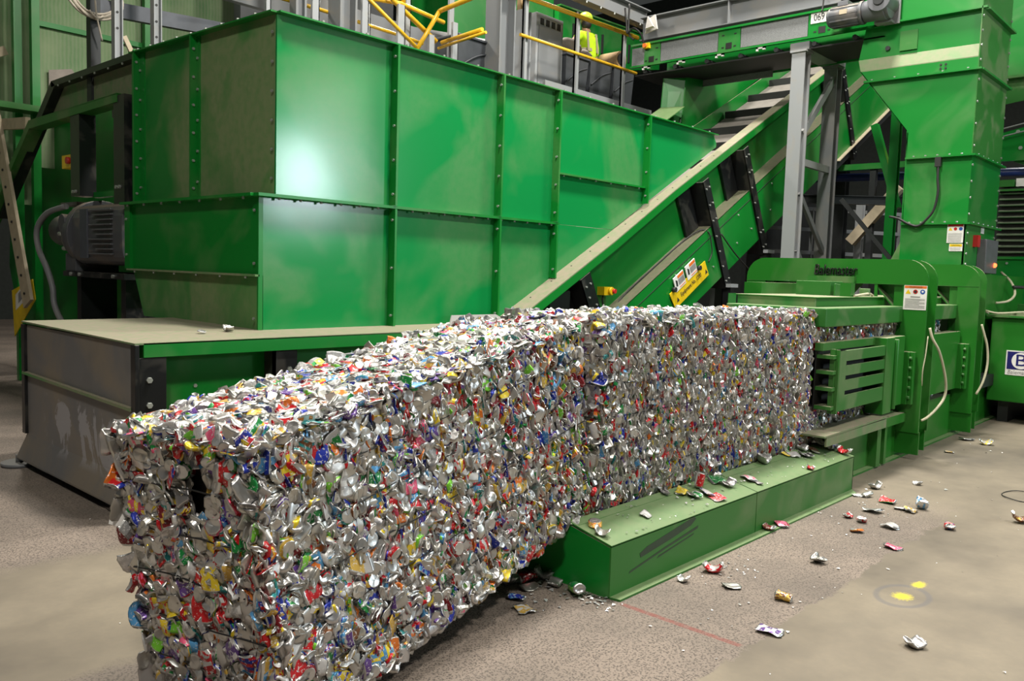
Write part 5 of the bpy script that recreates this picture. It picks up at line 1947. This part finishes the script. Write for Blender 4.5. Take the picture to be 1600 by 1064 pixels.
def crush(vs, kind):
    """x becomes the thin direction, z stays the can's axis"""
    v = vs.copy()
    r = RNG
    if kind == 'flat':
        v[:, 1] *= r.uniform(1.15, 1.45)
        v[:, 0] *= r.uniform(0.10, 0.24)
        k = r.uniform(-2.2, 2.2)
        v[:, 0] += k * (v[:, 2] ** 2) + r.uniform(-2, 2) * v[:, 1] * v[:, 2]
        v[:, 2] *= r.uniform(0.72, 1.0)
    elif kind == 'sliver':
        v[:, 1] *= r.uniform(1.1, 1.4)
        v[:, 0] *= r.uniform(0.05, 0.14)
        v[:, 0] += r.uniform(-2, 2) * v[:, 2] ** 2
        v[:, 2] *= r.uniform(0.5, 1.0)
    elif kind == 'puck':
        v[:, 2] *= r.uniform(0.16, 0.36)
        v[:, :2] *= r.uniform(1.0, 1.12)
        v[:, 0] += r.uniform(-.25, .25) * v[:, 2] * 3
        v = v[:, [2, 1, 0]]
    elif kind == 'bent':
        a = r.uniform(0.7, 1.5)
        v[:, 0] *= r.uniform(0.25, 0.55)
        v[:, 1] *= 1.2
        t = np.clip(v[:, 2] / 0.06, -1, 1)
        ang = a * t
        v[:, 0], v[:, 2] = v[:, 0] * np.cos(ang) + 0.04 * (1 - np.cos(ang)) * 1.6, 0.05 * np.sin(ang) - v[:, 0] * np.sin(ang)
    else:  # dented, nearly whole
        v[:, 0] *= r.uniform(0.6, 0.85)
        v[:, 2] *= r.uniform(0.8, 1.0)
    sc_ = 0.45 if kind == 'sliver' else 1.0
    for amp, lo, hi in ((0.0030, 45, 85), (0.0015, 110, 200)):
        for _ in range(2):
            kvec = r.normal(size=3)
            kvec = kvec / np.linalg.norm(kvec) * r.uniform(lo, hi)
            d = r.normal(size=3) * amp * sc_ * np.array([1.2, 0.7, 0.8])
            v += np.sin(v @ kvec + r.uniform(0, 6.28))[:, None] * d
    v += r.normal(size=v.shape) * 0.0004
    return v - (v.max(0) + v.min(0)) / 2


def rand_rot(ax_thin, ax_long, jitter):
    """columns: thin, wide, long"""
    a = np.array(ax_thin, float)
    a = a + RNG.normal(size=3) * jitter
    a /= np.linalg.norm(a)
    l = np.array(ax_long, float)
    l = l - a * (l @ a)
    n = np.linalg.norm(l)
    if n < 1e-4:
        l = np.cross(a, [0.3, 0.5, 0.8]); n = np.linalg.norm(l)
    l /= n
    w = np.cross(l, a)
    return np.stack([a, w, l], axis=1)


def build_lib(prof, seg, n):
    b = can_base(prof, seg)
    lib = {k: [crush(b[0], k) for _ in range(n)] for k in ('flat', 'puck', 'bent', 'dent', 'sliver')}
    return {'base': b, 'lib': lib, 'smooth': seg > 10}


LIB_HI = build_lib(PROFILE, 12, 22)
LIB_LO = build_lib(PROFILE_LO, 9, 22)


def face_colors(L, col, col2, style):
    _, fs, ring, sg_ = L['base']
    nr = ring.max() + 1
    n = len(fs)
    hi = nr > 8
    bare = (ring < (3 if hi else 1)) | (ring >= (7 if hi else 4) + (1 if hi else 0))
    out = np.empty((n, 4))
    if col == 'silver':
        g = RNG.uniform(0.74, 1.0)
        out[:, :3] = np.array(PAL['silver']) * g * np.array([1, RNG.uniform(.97, 1.0), RNG.uniform(.92, 1.0)])
        out[:, 3] = 1
        return out
    c1 = np.array(PAL[col]) * RNG.uniform(0.8, 1.12)
    c2 = np.array(PAL[col2])
    out[:, :3] = c1
    out[:, 3] = 0
    seg = sg_.max() + 1
    if style == 1:
        mk = ring == (4 if hi else 3)
    elif style == 2:
        mk = (sg_ > seg * 0.35) & (sg_ < seg * 0.8)
    elif style == 3:
        mk = RNG.random(n) < 0.28
    elif style == 4:
        mk = ((sg_ + ring * 2) % 5) < 2
    else:
        mk = np.zeros(n, bool)
    out[mk, :3] = c2
    out[bare, :3] = np.array(PAL['silver']) * 0.95
    out[bare, 3] = 1
    return np.clip(out, 0, 1)


def mesh_from_arrays(name, V, F, C, SM=None):
    me = bpy.data.meshes.new(name)
    nv, nf = len(V), len(F)
    me.vertices.add(nv)
    me.vertices.foreach_set('co', np.ascontiguousarray(V, dtype=np.float32).ravel())
    me.loops.add(nf * 4)
    me.loops.foreach_set('vertex_index', np.ascontiguousarray(F, dtype=np.int32).ravel())
    me.polygons.add(nf)
    me.polygons.foreach_set('loop_start', np.arange(0, nf * 4, 4, dtype=np.int32))
    me.polygons.foreach_set('use_smooth', np.ones(nf, dtype=bool) if SM is None else SM)
    me.update(calc_edges=True)
    at = me.attributes.new('print', 'FLOAT_COLOR', 'FACE')
    at.data.foreach_set('color', np.ascontiguousarray(C, dtype=np.float32).ravel())
    me.materials.append(MAT['can'])
    return me


class CanSet:
    def __init__(self, origin):
        self.o = np.array(origin, float)
        self.items = []          # (lib, kind, idx, R, t, scale, col, col2, style)

    def put(self, lib, kind, R, t, scale=1.0, col=None, style=None):
        if col is None:
            col = PK[RNG.choice(len(PK), p=PW)]
            if lib is LIB_LO and RNG.random() < 0.36:
                col = ('silver', 'silver', 'grey')[RNG.integers(3)]
        col2 = ('white', 'silver', 'yellow', 'red', 'blue')[RNG.integers(5)] if RNG.random() < 0.75 else PK[RNG.integers(1, 14)]
        st_ = RNG.integers(0, 5) if style is None else style
        self.items.append((lib, kind, RNG.integers(len(lib['lib'][kind])), R, np.array(t), scale, col, col2, st_))

    def arrays(self, items):
        Vs, Fs, Cs, Ss, b = [], [], [], [], 0
        for lib, kind, idx, R, t, sc, col, c2, st_ in items:
            v = lib['lib'][kind][idx] * sc @ R.T + (t - self.o)
            Vs.append(v)
            Fs.append(lib['base'][1] + b)
            Cs.append(face_colors(lib, col, c2, st_))
            Ss.append(np.full(len(lib['base'][1]), lib['smooth']))
            b += len(v)
        return np.concatenate(Vs), np.concatenate(Fs), np.concatenate(Cs), np.concatenate(Ss)


def face_patch(cs, o, u, v, n, lu, lv, per_m2, mode, axis, lib, keep=None, axis_v=(0, 0, 1), tilt=0.17):
    """scatter crushed cans over one face of a bale"""
    o, u, v, n, axis = (np.array(k, float) for k in (o, u, v, n, axis))
    cell = 1 / math.sqrt(per_m2)
    nu, nv_ = max(1, int(lu / cell)), max(1, int(lv / cell))
    for i in range(nu):
        for j in range(nv_):
            a = (i + RNG.uniform(-.1, 1.1)) / nu
            b = (j + RNG.uniform(-.1, 1.1)) / nv_
            if keep and not keep(a * lu, b * lv):
                continue
            edge = min(a * lu, (1 - a) * lu, b * lv, (1 - b) * lv)
            dep = RNG.uniform(-.028, .004) - (0.012 if edge < 0.02 else 0)
            p = o + u * (a * lu) + v * (b * lv) + n * dep
            q = RNG.random()
            th = RNG.uniform(0, 2 * math.pi)
            inpl = u * math.cos(th) + v * math.sin(th)
            e = mode(a, b)
            if q < e:          # squeezed on edge, thin along the bale
                la = np.array(axis_v) * 1.0 + n * RNG.normal() * 0.5 + u * RNG.normal() * 0.15
                if RNG.random() < 0.15:
                    la = n + np.array(axis_v) * RNG.normal() * .8
                R = rand_rot(axis, la, 0.14)
                kind = 'sliver' if RNG.random() < 0.8 else 'flat'
                p = p - n * 0.022
                s = RNG.uniform(0.8, 1.05)
            elif q < e + (1 - e) * 0.62:   # flat face outwards
                R = rand_rot(n, inpl, tilt)
                kind = 'flat' if RNG.random() < 0.8 else 'bent'
                s = RNG.uniform(0.78, 1.1)
            else:                          # a can end looking out
                R = rand_rot(n * (1 if RNG.random() < 0.5 else -1), inpl, 0.28)
                kind = 'puck'
                s = RNG.uniform(0.85, 1.08)
            cs.put(lib, kind, R, p, s)


def bale_wires(parent, o, A, S, U, L, W, H, hs, over=0.012):
    o, A, S, U = (Vector(k) for k in (o, A, S, U))
    for h in hs:
        m = MB()
        pts = []
        for t in lin(1.0, 0.0, 14):
            pts.append(o + A * (L * t) + U * (H * h + random.uniform(-.006, .006)) - S * (over + random.uniform(-.004, .004)))
        pts = [o + A * (L + over) + S * (W * t) + U * (H * h + random.uniform(-.01, .01)) for t in lin(1.0, 0.0, 6)] + pts
        m.tube(pts, 0.0032, 5, smoothpts=1)
        m.obj('baling_wire', 'wire', parent)


def finish_bale(root, cs, core, visible):
    """the cans that show largest become parts, the rest one mesh"""
    C0 = np.array([0, 0, EYE])
    tx = np.array([it[4] for it in cs.items])
    d = np.linalg.norm(tx - C0, axis=1)
    px = []
    for it, dd in zip(cs.items, d):
        R = it[3]
        out = visible(it[4])
        f_ = abs(R[:, 0] @ ((it[4] - C0) / dd))
        px.append((out * (0.25 + f_) * it[5] ** 2 / dd ** 2))
    order = np.argsort(-np.array(px))
    top = order[:100]
    rest = order[100:]
    for i in top:
        V, F, Cc, Sm = cs.arrays([cs.items[i]])
        o = bpy.data.objects.new('crushed_can', mesh_from_arrays('crushed_can', V, F, Cc, Sm))
        COL.objects.link(o)
        o.parent = root
    V, F, Cc, Sm = cs.arrays([cs.items[i] for i in rest])
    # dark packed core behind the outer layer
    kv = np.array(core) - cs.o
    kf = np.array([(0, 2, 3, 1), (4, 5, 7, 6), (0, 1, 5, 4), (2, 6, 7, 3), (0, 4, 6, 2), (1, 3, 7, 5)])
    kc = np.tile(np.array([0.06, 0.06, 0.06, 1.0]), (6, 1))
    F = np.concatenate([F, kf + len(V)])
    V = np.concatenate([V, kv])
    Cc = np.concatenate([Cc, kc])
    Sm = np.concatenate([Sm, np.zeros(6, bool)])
    o = bpy.data.objects.new('pressed_cans', mesh_from_arrays('pressed_cans', V, F, Cc, Sm))
    COL.objects.link(o)
    o.parent = root
    o['kind'] = 'stuff'


def box_core(o, A, S, U, L, W, H, ins):
    o, A, S, U = (np.array(k, float) for k in (o, A, S, U))
    return [o + A * (L - ins if a else ins) + S * (W - ins if b else ins) + U * (H - ins if c else ins) for c in (0, 1) for b in (0, 1) for a in (0, 1)]


# near bale: tipped off the ledge, its far end still level with the next one
yaw, pit, rol, LN, WN, HN = 0.170, 0.144, -0.051, 2.34, 0.774, 1.12
A = -np.array([math.cos(yaw) * math.cos(pit), math.sin(yaw) * math.cos(pit), math.sin(pit)])
S = np.array([-math.sin(yaw), math.cos(yaw), 0.0])
U = np.cross(S, A)
U = U if U[2] > 0 else -U
S, U = S * math.cos(rol) + U * math.sin(rol), U * math.cos(rol) - S * math.sin(rol)
O1 = np.array([3.905, 2.900, 0.372])
b1 = thing('aluminium_can_bale', 'nearest bale of crushed cans, tipped down off the green ledge onto the floor', 'bale', tuple(O1 + A * LN * 0.5 + S * WN * 0.5 - np.array([0, 0, 0.16])), 'bales of crushed cans')
cs = CanSet(b1.location)
face_patch(cs, O1, A, U, -S, LN, HN, 1350, lambda a, b: 0.82 - 0.70 * max(a, 0.0) ** 1.2, A, LIB_HI, axis_v=U)
face_patch(cs, O1, A, U, -S, LN, HN, 300, lambda a, b: 0.15, A, LIB_HI, axis_v=U, keep=lambda a, b: a > 1.1 or RNG.random() < .3)
face_patch(cs, O1 + U * HN, A, S, U, LN, WN, 900, lambda a, b: 0.06, A, LIB_HI, axis_v=S, tilt=.12)
hole = lambda a, b: (a - 0.31) ** 2 / 0.085 ** 2 + (b - 0.90) ** 2 / 0.12 ** 2 > 1
face_patch(cs, O1 + A * LN, S, U, A, WN, HN, 1100, lambda a, b: 0.10, S, LIB_HI, axis_v=U, keep=hole)
face_patch(cs, O1 + S * WN, A, U, S, LN, HN, 420, lambda a, b: 0.4, A, LIB_LO, axis_v=U)
face_patch(cs, O1, A, S, -U, LN, WN, 320, lambda a, b: 0.1, A, LIB_LO, axis_v=S)
face_patch(cs, O1, S, U, -A, WN, HN, 500, lambda a, b: 0.3, S, LIB_LO, axis_v=U)
# ragged corners
for e0, dv, ln in ((O1 + A * LN, U, HN), (O1 + A * LN + S * WN, U, HN), (O1 + U * HN, A, LN), (O1 + U * HN + A * LN, S, WN), (O1 + U * HN + S * WN, A, LN)):
    for t in np.arange(0, ln, 0.035):
        c = O1 + A * LN * .5 + S * WN * .5 + U * HN * .5
        p = e0 + dv * t
        nn = (p - c) - dv * ((p - c) @ dv)
        nn /= np.linalg.norm(nn)
        # the bare packed corner rather than the bisector of the faces
        cs.put(LIB_HI, ('flat', 'flat', 'bent', 'puck')[RNG.integers(4)], rand_rot(nn, dv + RNG.normal(size=3) * .5, .45), p - nn * RNG.uniform(.0, .03), RNG.uniform(.65, .95))
# a few long torn cans hanging from the left corner of the end
PL = O1 + A * LN + S * WN
for hgt, off, col in ((.42, .03, 'red'), (.60, .02, 'wine'), (.30, .035, 'sky'), (.12, .05, 'silver'), (.82, .03, 'orange'), (.95, .02, 'silver'), (.20, .02, 'white'), (.70, .04, 'silver'), (.05, .06, 'silver'), (.5, .04, 'white')):
    cs.put(LIB_HI, 'flat', rand_rot(S + A * RNG.normal() * .5, U * 1 + A * RNG.normal() * .5, .4), PL + U * hgt * HN + S * off * 0.6 + A * .01, .95, col=col, style=0)
for a, b, col in ((.55, .87, 'red'), (.48, .40, 'red'), (.38, .52, 'yellow'), (.30, .28, 'purple'), (.18, .25, 'blue'), (.5, .2, 'red'), (.28, .10, 'gold'), (.35, .06, 'orange'), (.12, .9, 'red'), (.62, .72, 'wine')):
    cs.put(LIB_HI, 'flat', rand_rot(A, U + S * RNG.normal() * .5, .2), O1 + A * (LN + .012) + S * (a * WN) + U * (b * HN), 1.0, col=col)
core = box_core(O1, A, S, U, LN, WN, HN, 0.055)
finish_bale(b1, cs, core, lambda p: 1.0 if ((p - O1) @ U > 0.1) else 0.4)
bale_wires(b1, O1, A, S, U, LN, WN, HN, (.17, .33, .49, .66, .82))

# middle bale on the ledge
O2 = np.array([3.90, 2.885, 0.368])
AX, SX, UX = np.array([1.0, 0, 0]), np.array([0, 1.0, 0]), np.array([0, 0, 1.0])
L2, W2, H2 = 2.22, 0.774, 1.115
b2 = thing('aluminium_can_bale', 'middle bale of crushed cans resting level on the green ledge', 'bale', (O2[0] + L2 / 2, O2[1] + W2 / 2, O2[2]), 'bales of crushed cans')
cs = CanSet(b2.location)
face_patch(cs, O2, AX, UX, -SX, L2, H2, 2900, lambda a, b: 0.90, AX, LIB_LO)
face_patch(cs, O2, AX, UX, -SX, L2, H2, 110, lambda a, b: 0.0, AX, LIB_HI)
face_patch(cs, O2 + UX * H2, AX, SX, UX, L2, W2, 760, lambda a, b: 0.08, AX, LIB_LO, axis_v=SX)
face_patch(cs, O2 + SX * W2, AX, UX, SX, L2, H2, 380, lambda a, b: 0.4, AX, LIB_LO)
face_patch(cs, O2, SX, UX, -AX, W2, H2, 420, lambda a, b: 0.2, SX, LIB_LO)
face_patch(cs, O2 + AX * L2, SX, UX, AX, W2, H2, 300, lambda a, b: 0.2, SX, LIB_LO)
for i in range(34):      # loosened cans at the joint to the near bale
    cs.put(LIB_HI, ('flat', 'puck', 'bent', 'dent')[RNG.integers(4)], rand_rot(RNG.normal(size=3), RNG.normal(size=3), .1), O2 + AX * RNG.uniform(-.02, .10) - SX * RNG.uniform(-.02, .012) + UX * RNG.uniform(.02, H2 - .03), RNG.uniform(.75, 1.0))
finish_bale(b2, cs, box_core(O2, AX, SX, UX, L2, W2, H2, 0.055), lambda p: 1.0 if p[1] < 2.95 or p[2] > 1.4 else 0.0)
bale_wires(b2, O2 + AX * L2, -AX, SX, UX, L2, W2, H2, (.17, .33, .49, .66, .82), over=0.012)

# rear bale still under the platen
O3 = np.array([6.135, 2.885, 0.368])
b3 = thing('aluminium_can_bale', 'rear bale of crushed cans running into the green baler', 'bale', (7.8, 3.27, 0.368), 'bales of crushed cans')
cs = CanSet(b3.location)
face_patch(cs, O3, AX, UX, -SX, 0.74, 1.115, 2900, lambda a, b: 0.90, AX, LIB_LO)
face_patch(cs, O3 + AX * .74, AX, UX, -SX, 3.5, 1.0, 1250, lambda a, b: 0.75, AX, LIB_LO, keep=lambda a, b: not (0.0 < a < 1.36 and .27 < b < .83) and (a < 2.2 or RNG.random() < .5))
face_patch(cs, O3 + UX * 1.115, AX, SX, UX, 0.95, 0.774, 760, lambda a, b: 0.08, AX, LIB_LO, axis_v=SX)
face_patch(cs, O3 + SX * .774, AX, UX, SX, 3.0, 1.0, 200, lambda a, b: 0.4, AX, LIB_LO)
face_patch(cs, O3, SX, UX, -AX, .774, 1.1, 300, lambda a, b: 0.2, SX, LIB_LO)
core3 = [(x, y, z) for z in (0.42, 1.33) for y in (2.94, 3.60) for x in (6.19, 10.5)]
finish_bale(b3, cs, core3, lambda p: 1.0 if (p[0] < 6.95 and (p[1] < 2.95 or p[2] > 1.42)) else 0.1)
bale_wires(b3, O3 + AX * 0.72, -AX, SX, UX, 0.72, .774, 1.115, (.17, .33, .49, .66, .82), over=0.012)

# ------------------------------------------------------------------ loose cans
HI = can_base(PROFILE, 16)


def loose(x, y, z, kind, col, col2, style, label, size=1.0, yawr=None, slope=0.0, up_axis='thin', seed=0):
    """one crushed can lying on a surface at height z (slope = dz/dy)"""
    global RNG
    keep_rng = RNG
    RNG = np.random.default_rng(1000 + seed)
    v = crush(HI[0], kind) * size
    if kind == 'puck':
        v[:, 0] *= 0.55
    n = np.array([0, -slope, 1.0]); n /= np.linalg.norm(n)
    th = RNG.uniform(0, 6.28) if yawr is None else yawr
    lng = np.array([math.cos(th), math.sin(th), 0.0])
    if up_axis == 'thin':
        R = rand_rot(n, lng, 0.10)
    else:
        R = rand_rot(lng, n, 0.08)
    v = v @ R.T
    h = (v @ n).min()
    v = v - n * h
    L = {'base': (v, HI[1], HI[2], HI[3])}
    C = face_colors(L, col, col2, style)
    RNG = keep_rng
    o = bpy.data.objects.new('crushed_can', mesh_from_arrays('crushed_can', v, HI[1], C))
    COL.objects.link(o)
    o.location = (x, y, z)
    return tag(o, label, 'can', 'loose crushed cans')


FLOOR = [
    (4.446, 2.387, 'bent', 'red', 'silver', 3, 'torn red and silver can on the floor in front of the ledge scuffs', 1.15),
    (4.175, 2.424, 'bent', 'silver', 'white', 0, 'small silver can beside the ledge flange, left of the red torn one', .7),
    (4.30, 2.187, 'flat', 'silver', 'white', 0, 'flat silver can on the floor just right of the torn red one', 1.0),
    (4.338, 1.896, 'dent', 'gold', 'brown', 3, 'crushed gold can alone on the floor near the red painted line', .9),
    (3.885, 1.757, 'flat', 'white', 'purple', 4, 'long white and purple can, nearest the camera on the rough strip', 1.15),
    (5.085, 2.015, 'bent', 'silver', 'purple', 2, 'torn silver can in the middle of the rough concrete strip', 1.05),
    (4.252, 1.19, 'bent', 'silver', 'red', 3, 'silver and red can alone at the bottom right on smooth concrete', .95),
    (5.741, 1.783, 'flat', 'pink', 'white', 3, 'flat pink and white can on the seam of the two floor strips', 1.0),
    (6.52, 1.647, 'bent', 'red', 'blue', 3, 'red, white and blue can alone on the smooth floor at far right', .95),
    (5.935, 2.089, 'puck', 'orange', 'gold', 3, 'round orange can squashed flat on the floor', 1.25),
    (6.244, 2.27, 'bent', 'red', 'wine', 3, 'small bright red crumpled can near the ledge end', .8),
    (6.202, 2.156, 'bent', 'white', 'red', 3, 'crumpled white and red can just behind the round orange one', .9),
    (6.216, 1.958, 'flat', 'white', 'silver', 0, 'folded white can right of the round orange one', 1.1),
    (6.55, 2.201, 'flat', 'silver', 'sky', 2, 'long silver can behind the bright red crumpled one', 1.2),
    (6.92, 2.212, 'flat', 'red', 'green', 2, 'red and green can in the scatter beyond the ledge end', 1.15),
    (6.796, 2.079, 'flat', 'white', 'silver', 0, 'bright white flattened can in the scatter beyond the ledge end', .95),
    (6.785, 1.995, 'flat', 'gold', 'white', 3, 'gold and white can, second from right in the scatter', 1.1),
    (6.951, 1.966, 'bent', 'white', 'sky', 3, 'white and pale blue can, rightmost in the scatter', 1.0),
    (7.318, 2.446, 'bent', 'silver', 'black', 3, 'silver and black can lying just behind the ledge end', 1.0),
    (6.975, 2.392, 'dent', 'silver', 'white', 3, 'silver can propped up at the ledge end', .85),
    (6.954, 2.462, 'flat', 'white', 'silver', 3, 'crumpled white can touching the ledge end flange', 1.0),
    (7.759, 2.24, 'bent', 'white', 'grey', 3, 'small pale can alone between the ledge and the arch legs', .8),
    (9.534, 2.469, 'flat', 'gold', 'white', 3, 'small cream can on the floor by the front arch leg', .85),
    (10.468, 2.535, 'flat', 'grey', 'black', 3, 'dull grey can at the foot of the rear arch leg', 1.3),
    (10.351, 2.312, 'bent', 'white', 'yellow', 4, 'white and yellow can on the floor right of the arch legs', 1.4),
    (7.117, 1.325, 'bent', 'brown', 'gold', 3, 'brown can cut by the right edge of the picture', 1.1),
    (3.509, 3.051, 'dent', 'wine', 'red', 3, 'dark red can in the shadow under the tipped bale', 1.2),
    (3.279, 2.906, 'flat', 'blue', 'sky', 3, 'small blue can on the floor beside the tipped bale', .75),
    (3.197, 2.782, 'flat', 'gold', 'silver', 3, 'gold and silver can on the floor nearest the tipped bale', 1.05),
    (3.563, 2.728, 'dent', 'green', 'lime', 2, 'bright green can leaning at the corner of the ledge end plate', 1.1),
    (3.57, 2.889, 'bent', 'silver', 'white', 0, 'silver can in the pile at the ledge end plate, behind the green one', 1.0),
    (3.618, 3.005, 'bent', 'grey', 'white', 3, 'grey can at the back of the pile at the ledge end plate', 1.0),
    (3.44, 2.96, 'flat', 'silver', 'blue', 1, 'silver can with a blue stripe in the pile left of the green one', .9),
    (3.40, 3.08, 'bent', 'silver', 'white', 0, 'silver can lying behind the dark red one in the shadow', .95),
]
for i, (x, y, kind, col, c2, sty, lab, s) in enumerate(FLOOR):
    loose(x, y, 0.0, kind, col, c2, sty, lab, s, seed=i)
LEDGE = [
    (4.175, 2.699, 'flat', 'white', 'silver', 0, 'white oval can lying alone on the sloped ledge top', .85),
    (3.744, 2.755, 'puck', 'gold', 'orange', 3, 'round gold can at the near end of the ledge top', 1.2),
    (3.698, 2.675, 'bent', 'silver', 'white', 0, 'silver can just in front of the round gold one on the ledge', .85),
    (4.72, 2.791, 'flat', 'yellow', 'gold', 0, 'flat yellow can left of the cluster on the ledge', .9),
    (4.758, 2.718, 'bent', 'green', 'white', 3, 'pale green torn can in the cluster on the ledge', 1.1),
    (4.899, 2.70, 'flat', 'white', 'blue', 3, 'white can with blue print in the cluster on the ledge', .95),
    (4.902, 2.631, 'flat', 'red', 'white', 2, 'red and white can at the front of the cluster on the ledge', 1.0),
    (5.169, 2.785, 'flat', 'green', 'silver', 2, 'green and silver can right of the cluster on the ledge', 1.0),
    (5.203, 2.710, 'bent', 'silver', 'purple', 3, 'silver and purple can right of the cluster, close to the ledge joint', .9),
    (5.491, 2.705, 'flat', 'white', 'pink', 3, 'pinkish white flattened can just past the ledge joint', 1.15),
    (5.502, 2.636, 'flat', 'silver', 'white', 0, 'small silver scrap of can just past the ledge joint', .6),
    (6.425, 2.799, 'flat', 'white', 'silver', 0, 'white oval can against the bale near the far ledge end', .95),
    (6.369, 2.835, 'flat', 'yellow', 'white', 3, 'yellow and white can tucked against the bale on the ledge', .8),
    (6.555, 2.754, 'flat', 'black', 'silver', 3, 'black and silver can in the heap at the far ledge end', 1.15),
    (6.763, 2.774, 'flat', 'brown', 'silver', 2, 'brown and silver can in the heap at the far ledge end', 1.1),
    (7.00, 2.83, 'bent', 'white', 'silver', 3, 'crumpled white can highest up at the far ledge end', 1.1),
    (7.02, 2.729, 'dent', 'white', 'blue', 3, 'white and blue can at the far corner of the ledge top', 1.1),
    (7.03, 2.63, 'bent', 'red', 'white', 2, 'red and white can at the far front corner of the ledge top', 1.0),
    (6.275, 2.590, 'bent', 'red', 'white', 3, 'tiny red and white can at the front edge of the ledge top', .65),
    (5.96, 2.832, 'bent', 'silver', 'white', 0, 'silver crumpled can against the bale in the middle of the ledge', 1.1),
    (6.66, 2.83, 'bent', 'silver', 'red', 3, 'silver and red can against the bale in the far heap', 1.0),
    (4.60, 2.84, 'flat', 'black', 'grey', 3, 'dark can half under the middle bale on the ledge', .8),
]
for i, (x, y, kind, col, c2, sty, lab, s) in enumerate(LEDGE):
    loose(x, y, 0.297 + (y - 2.563) * 0.2333, kind, col, c2, sty, lab, s, slope=0.2333, seed=100 + i)
loose(4.93, 2.79, 0.297 + 0.053, 'dent', 'white', 'red', 2, 'red and white can standing upright in the cluster on the ledge', 1.0, slope=0.2333, up_axis='long', seed=200)
loose(5.65, 2.515, 0.012, 'flat', 'pink', 'wine', 3, 'pink can on the floor flange of the ledge', 1.1, seed=201)
loose(5.475, 2.525, 0.012, 'bent', 'wine', 'brown', 3, 'dark brown can on the floor flange of the ledge', 1.1, seed=202)
loose(3.10, 6.28 - .25, 1.212, 'puck', 'white', 'silver', 0, 'small white can on the dusty conveyor tail cover, left one', .9, seed=203)
loose(3.36, 6.45 - .35, 1.212, 'bent', 'silver', 'white', 0, 'small silver can on the dusty conveyor tail cover, right one', .9, seed=204)

# torn flakes too small to count
m = MB()


def flake(x, y, z, s):
    a = random.uniform(0, 6.28)
    pts = []
    for k in range(4):
        t = a + k * 1.57 + random.uniform(-.4, .4)
        r_ = s * random.uniform(.5, 1.2)
        pts.append((x + r_ * math.cos(t), y + r_ * math.sin(t), z + 0.002 + random.uniform(0, s * .7)))
    m.add(pts, [(0, 1, 2), (0, 2, 3)], random.choice((0, 0, 0, 0, 1)))


for _ in range(110):
    y = random.uniform(2.58, 2.86)
    flake(random.uniform(3.7, 7.0), y, 0.30 + (y - 2.563) * .2333, random.choice((.005, .007, .012)))
for cx, cy, sx, sy, n, s in ((3.60, 2.62, .09, .10, 90, .014), (3.50, 2.95, .16, .14, 90, .016), (4.55, 2.33, .12, .06, 50, .009), (6.7, 2.3, .4, .2, 60, .010), (4.9, 2.3, 1.2, .25, 60, .007), (6.2, 1.8, 1.8, .8, 70, .007), (4.4, 1.75, .4, .2, 15, .012), (9.6, 2.2, 1.0, .4, 30, .014), (2.0, 5.2, .6, .8, 14, .008)):
    for _ in range(int(n * 0.65)):
        flake(random.gauss(cx, sx), random.gauss(cy, sy), 0.0, s * random.uniform(.5, 1.3))
fl = m.obj('aluminium_flakes', [plain('torn_aluminium', (0.6, 0.6, 0.6, 1), 0.35, 0.7), 'white'], at=(5, 2.5, 0))
tag(fl, 'tiny torn aluminium flakes strewn over the floor and ledge', 'scraps')
fl['kind'] = 'stuff'

# loop of baling wire on the floor and a paper scrap at the tipped bale
m = MB()
m.tube([(8.02 + .20 * math.cos(t), 1.48 + .16 * math.sin(t), 0.006 + .004 * math.sin(3 * t)) for t in [2 * math.pi * k / 20 for k in range(18)]], 0.004, 6)
tag(m.obj('wire_loop', 'wire'), 'loop of baling wire on the floor at the right edge', 'wire')
m = MB()
m.prism([(1.385, 3.30, 0.80), (1.365, 3.385, 0.79), (1.345, 3.375, 0.70), (1.375, 3.29, 0.695)], (0.004, 0.002, 0))
tag(m.obj('paper_scrap', 'white'), 'white paper scrap sticking out of the nearest bale on the left', 'paper')

# top-level origins sit at each thing; nothing else to do
bpy.context.view_layer.update()
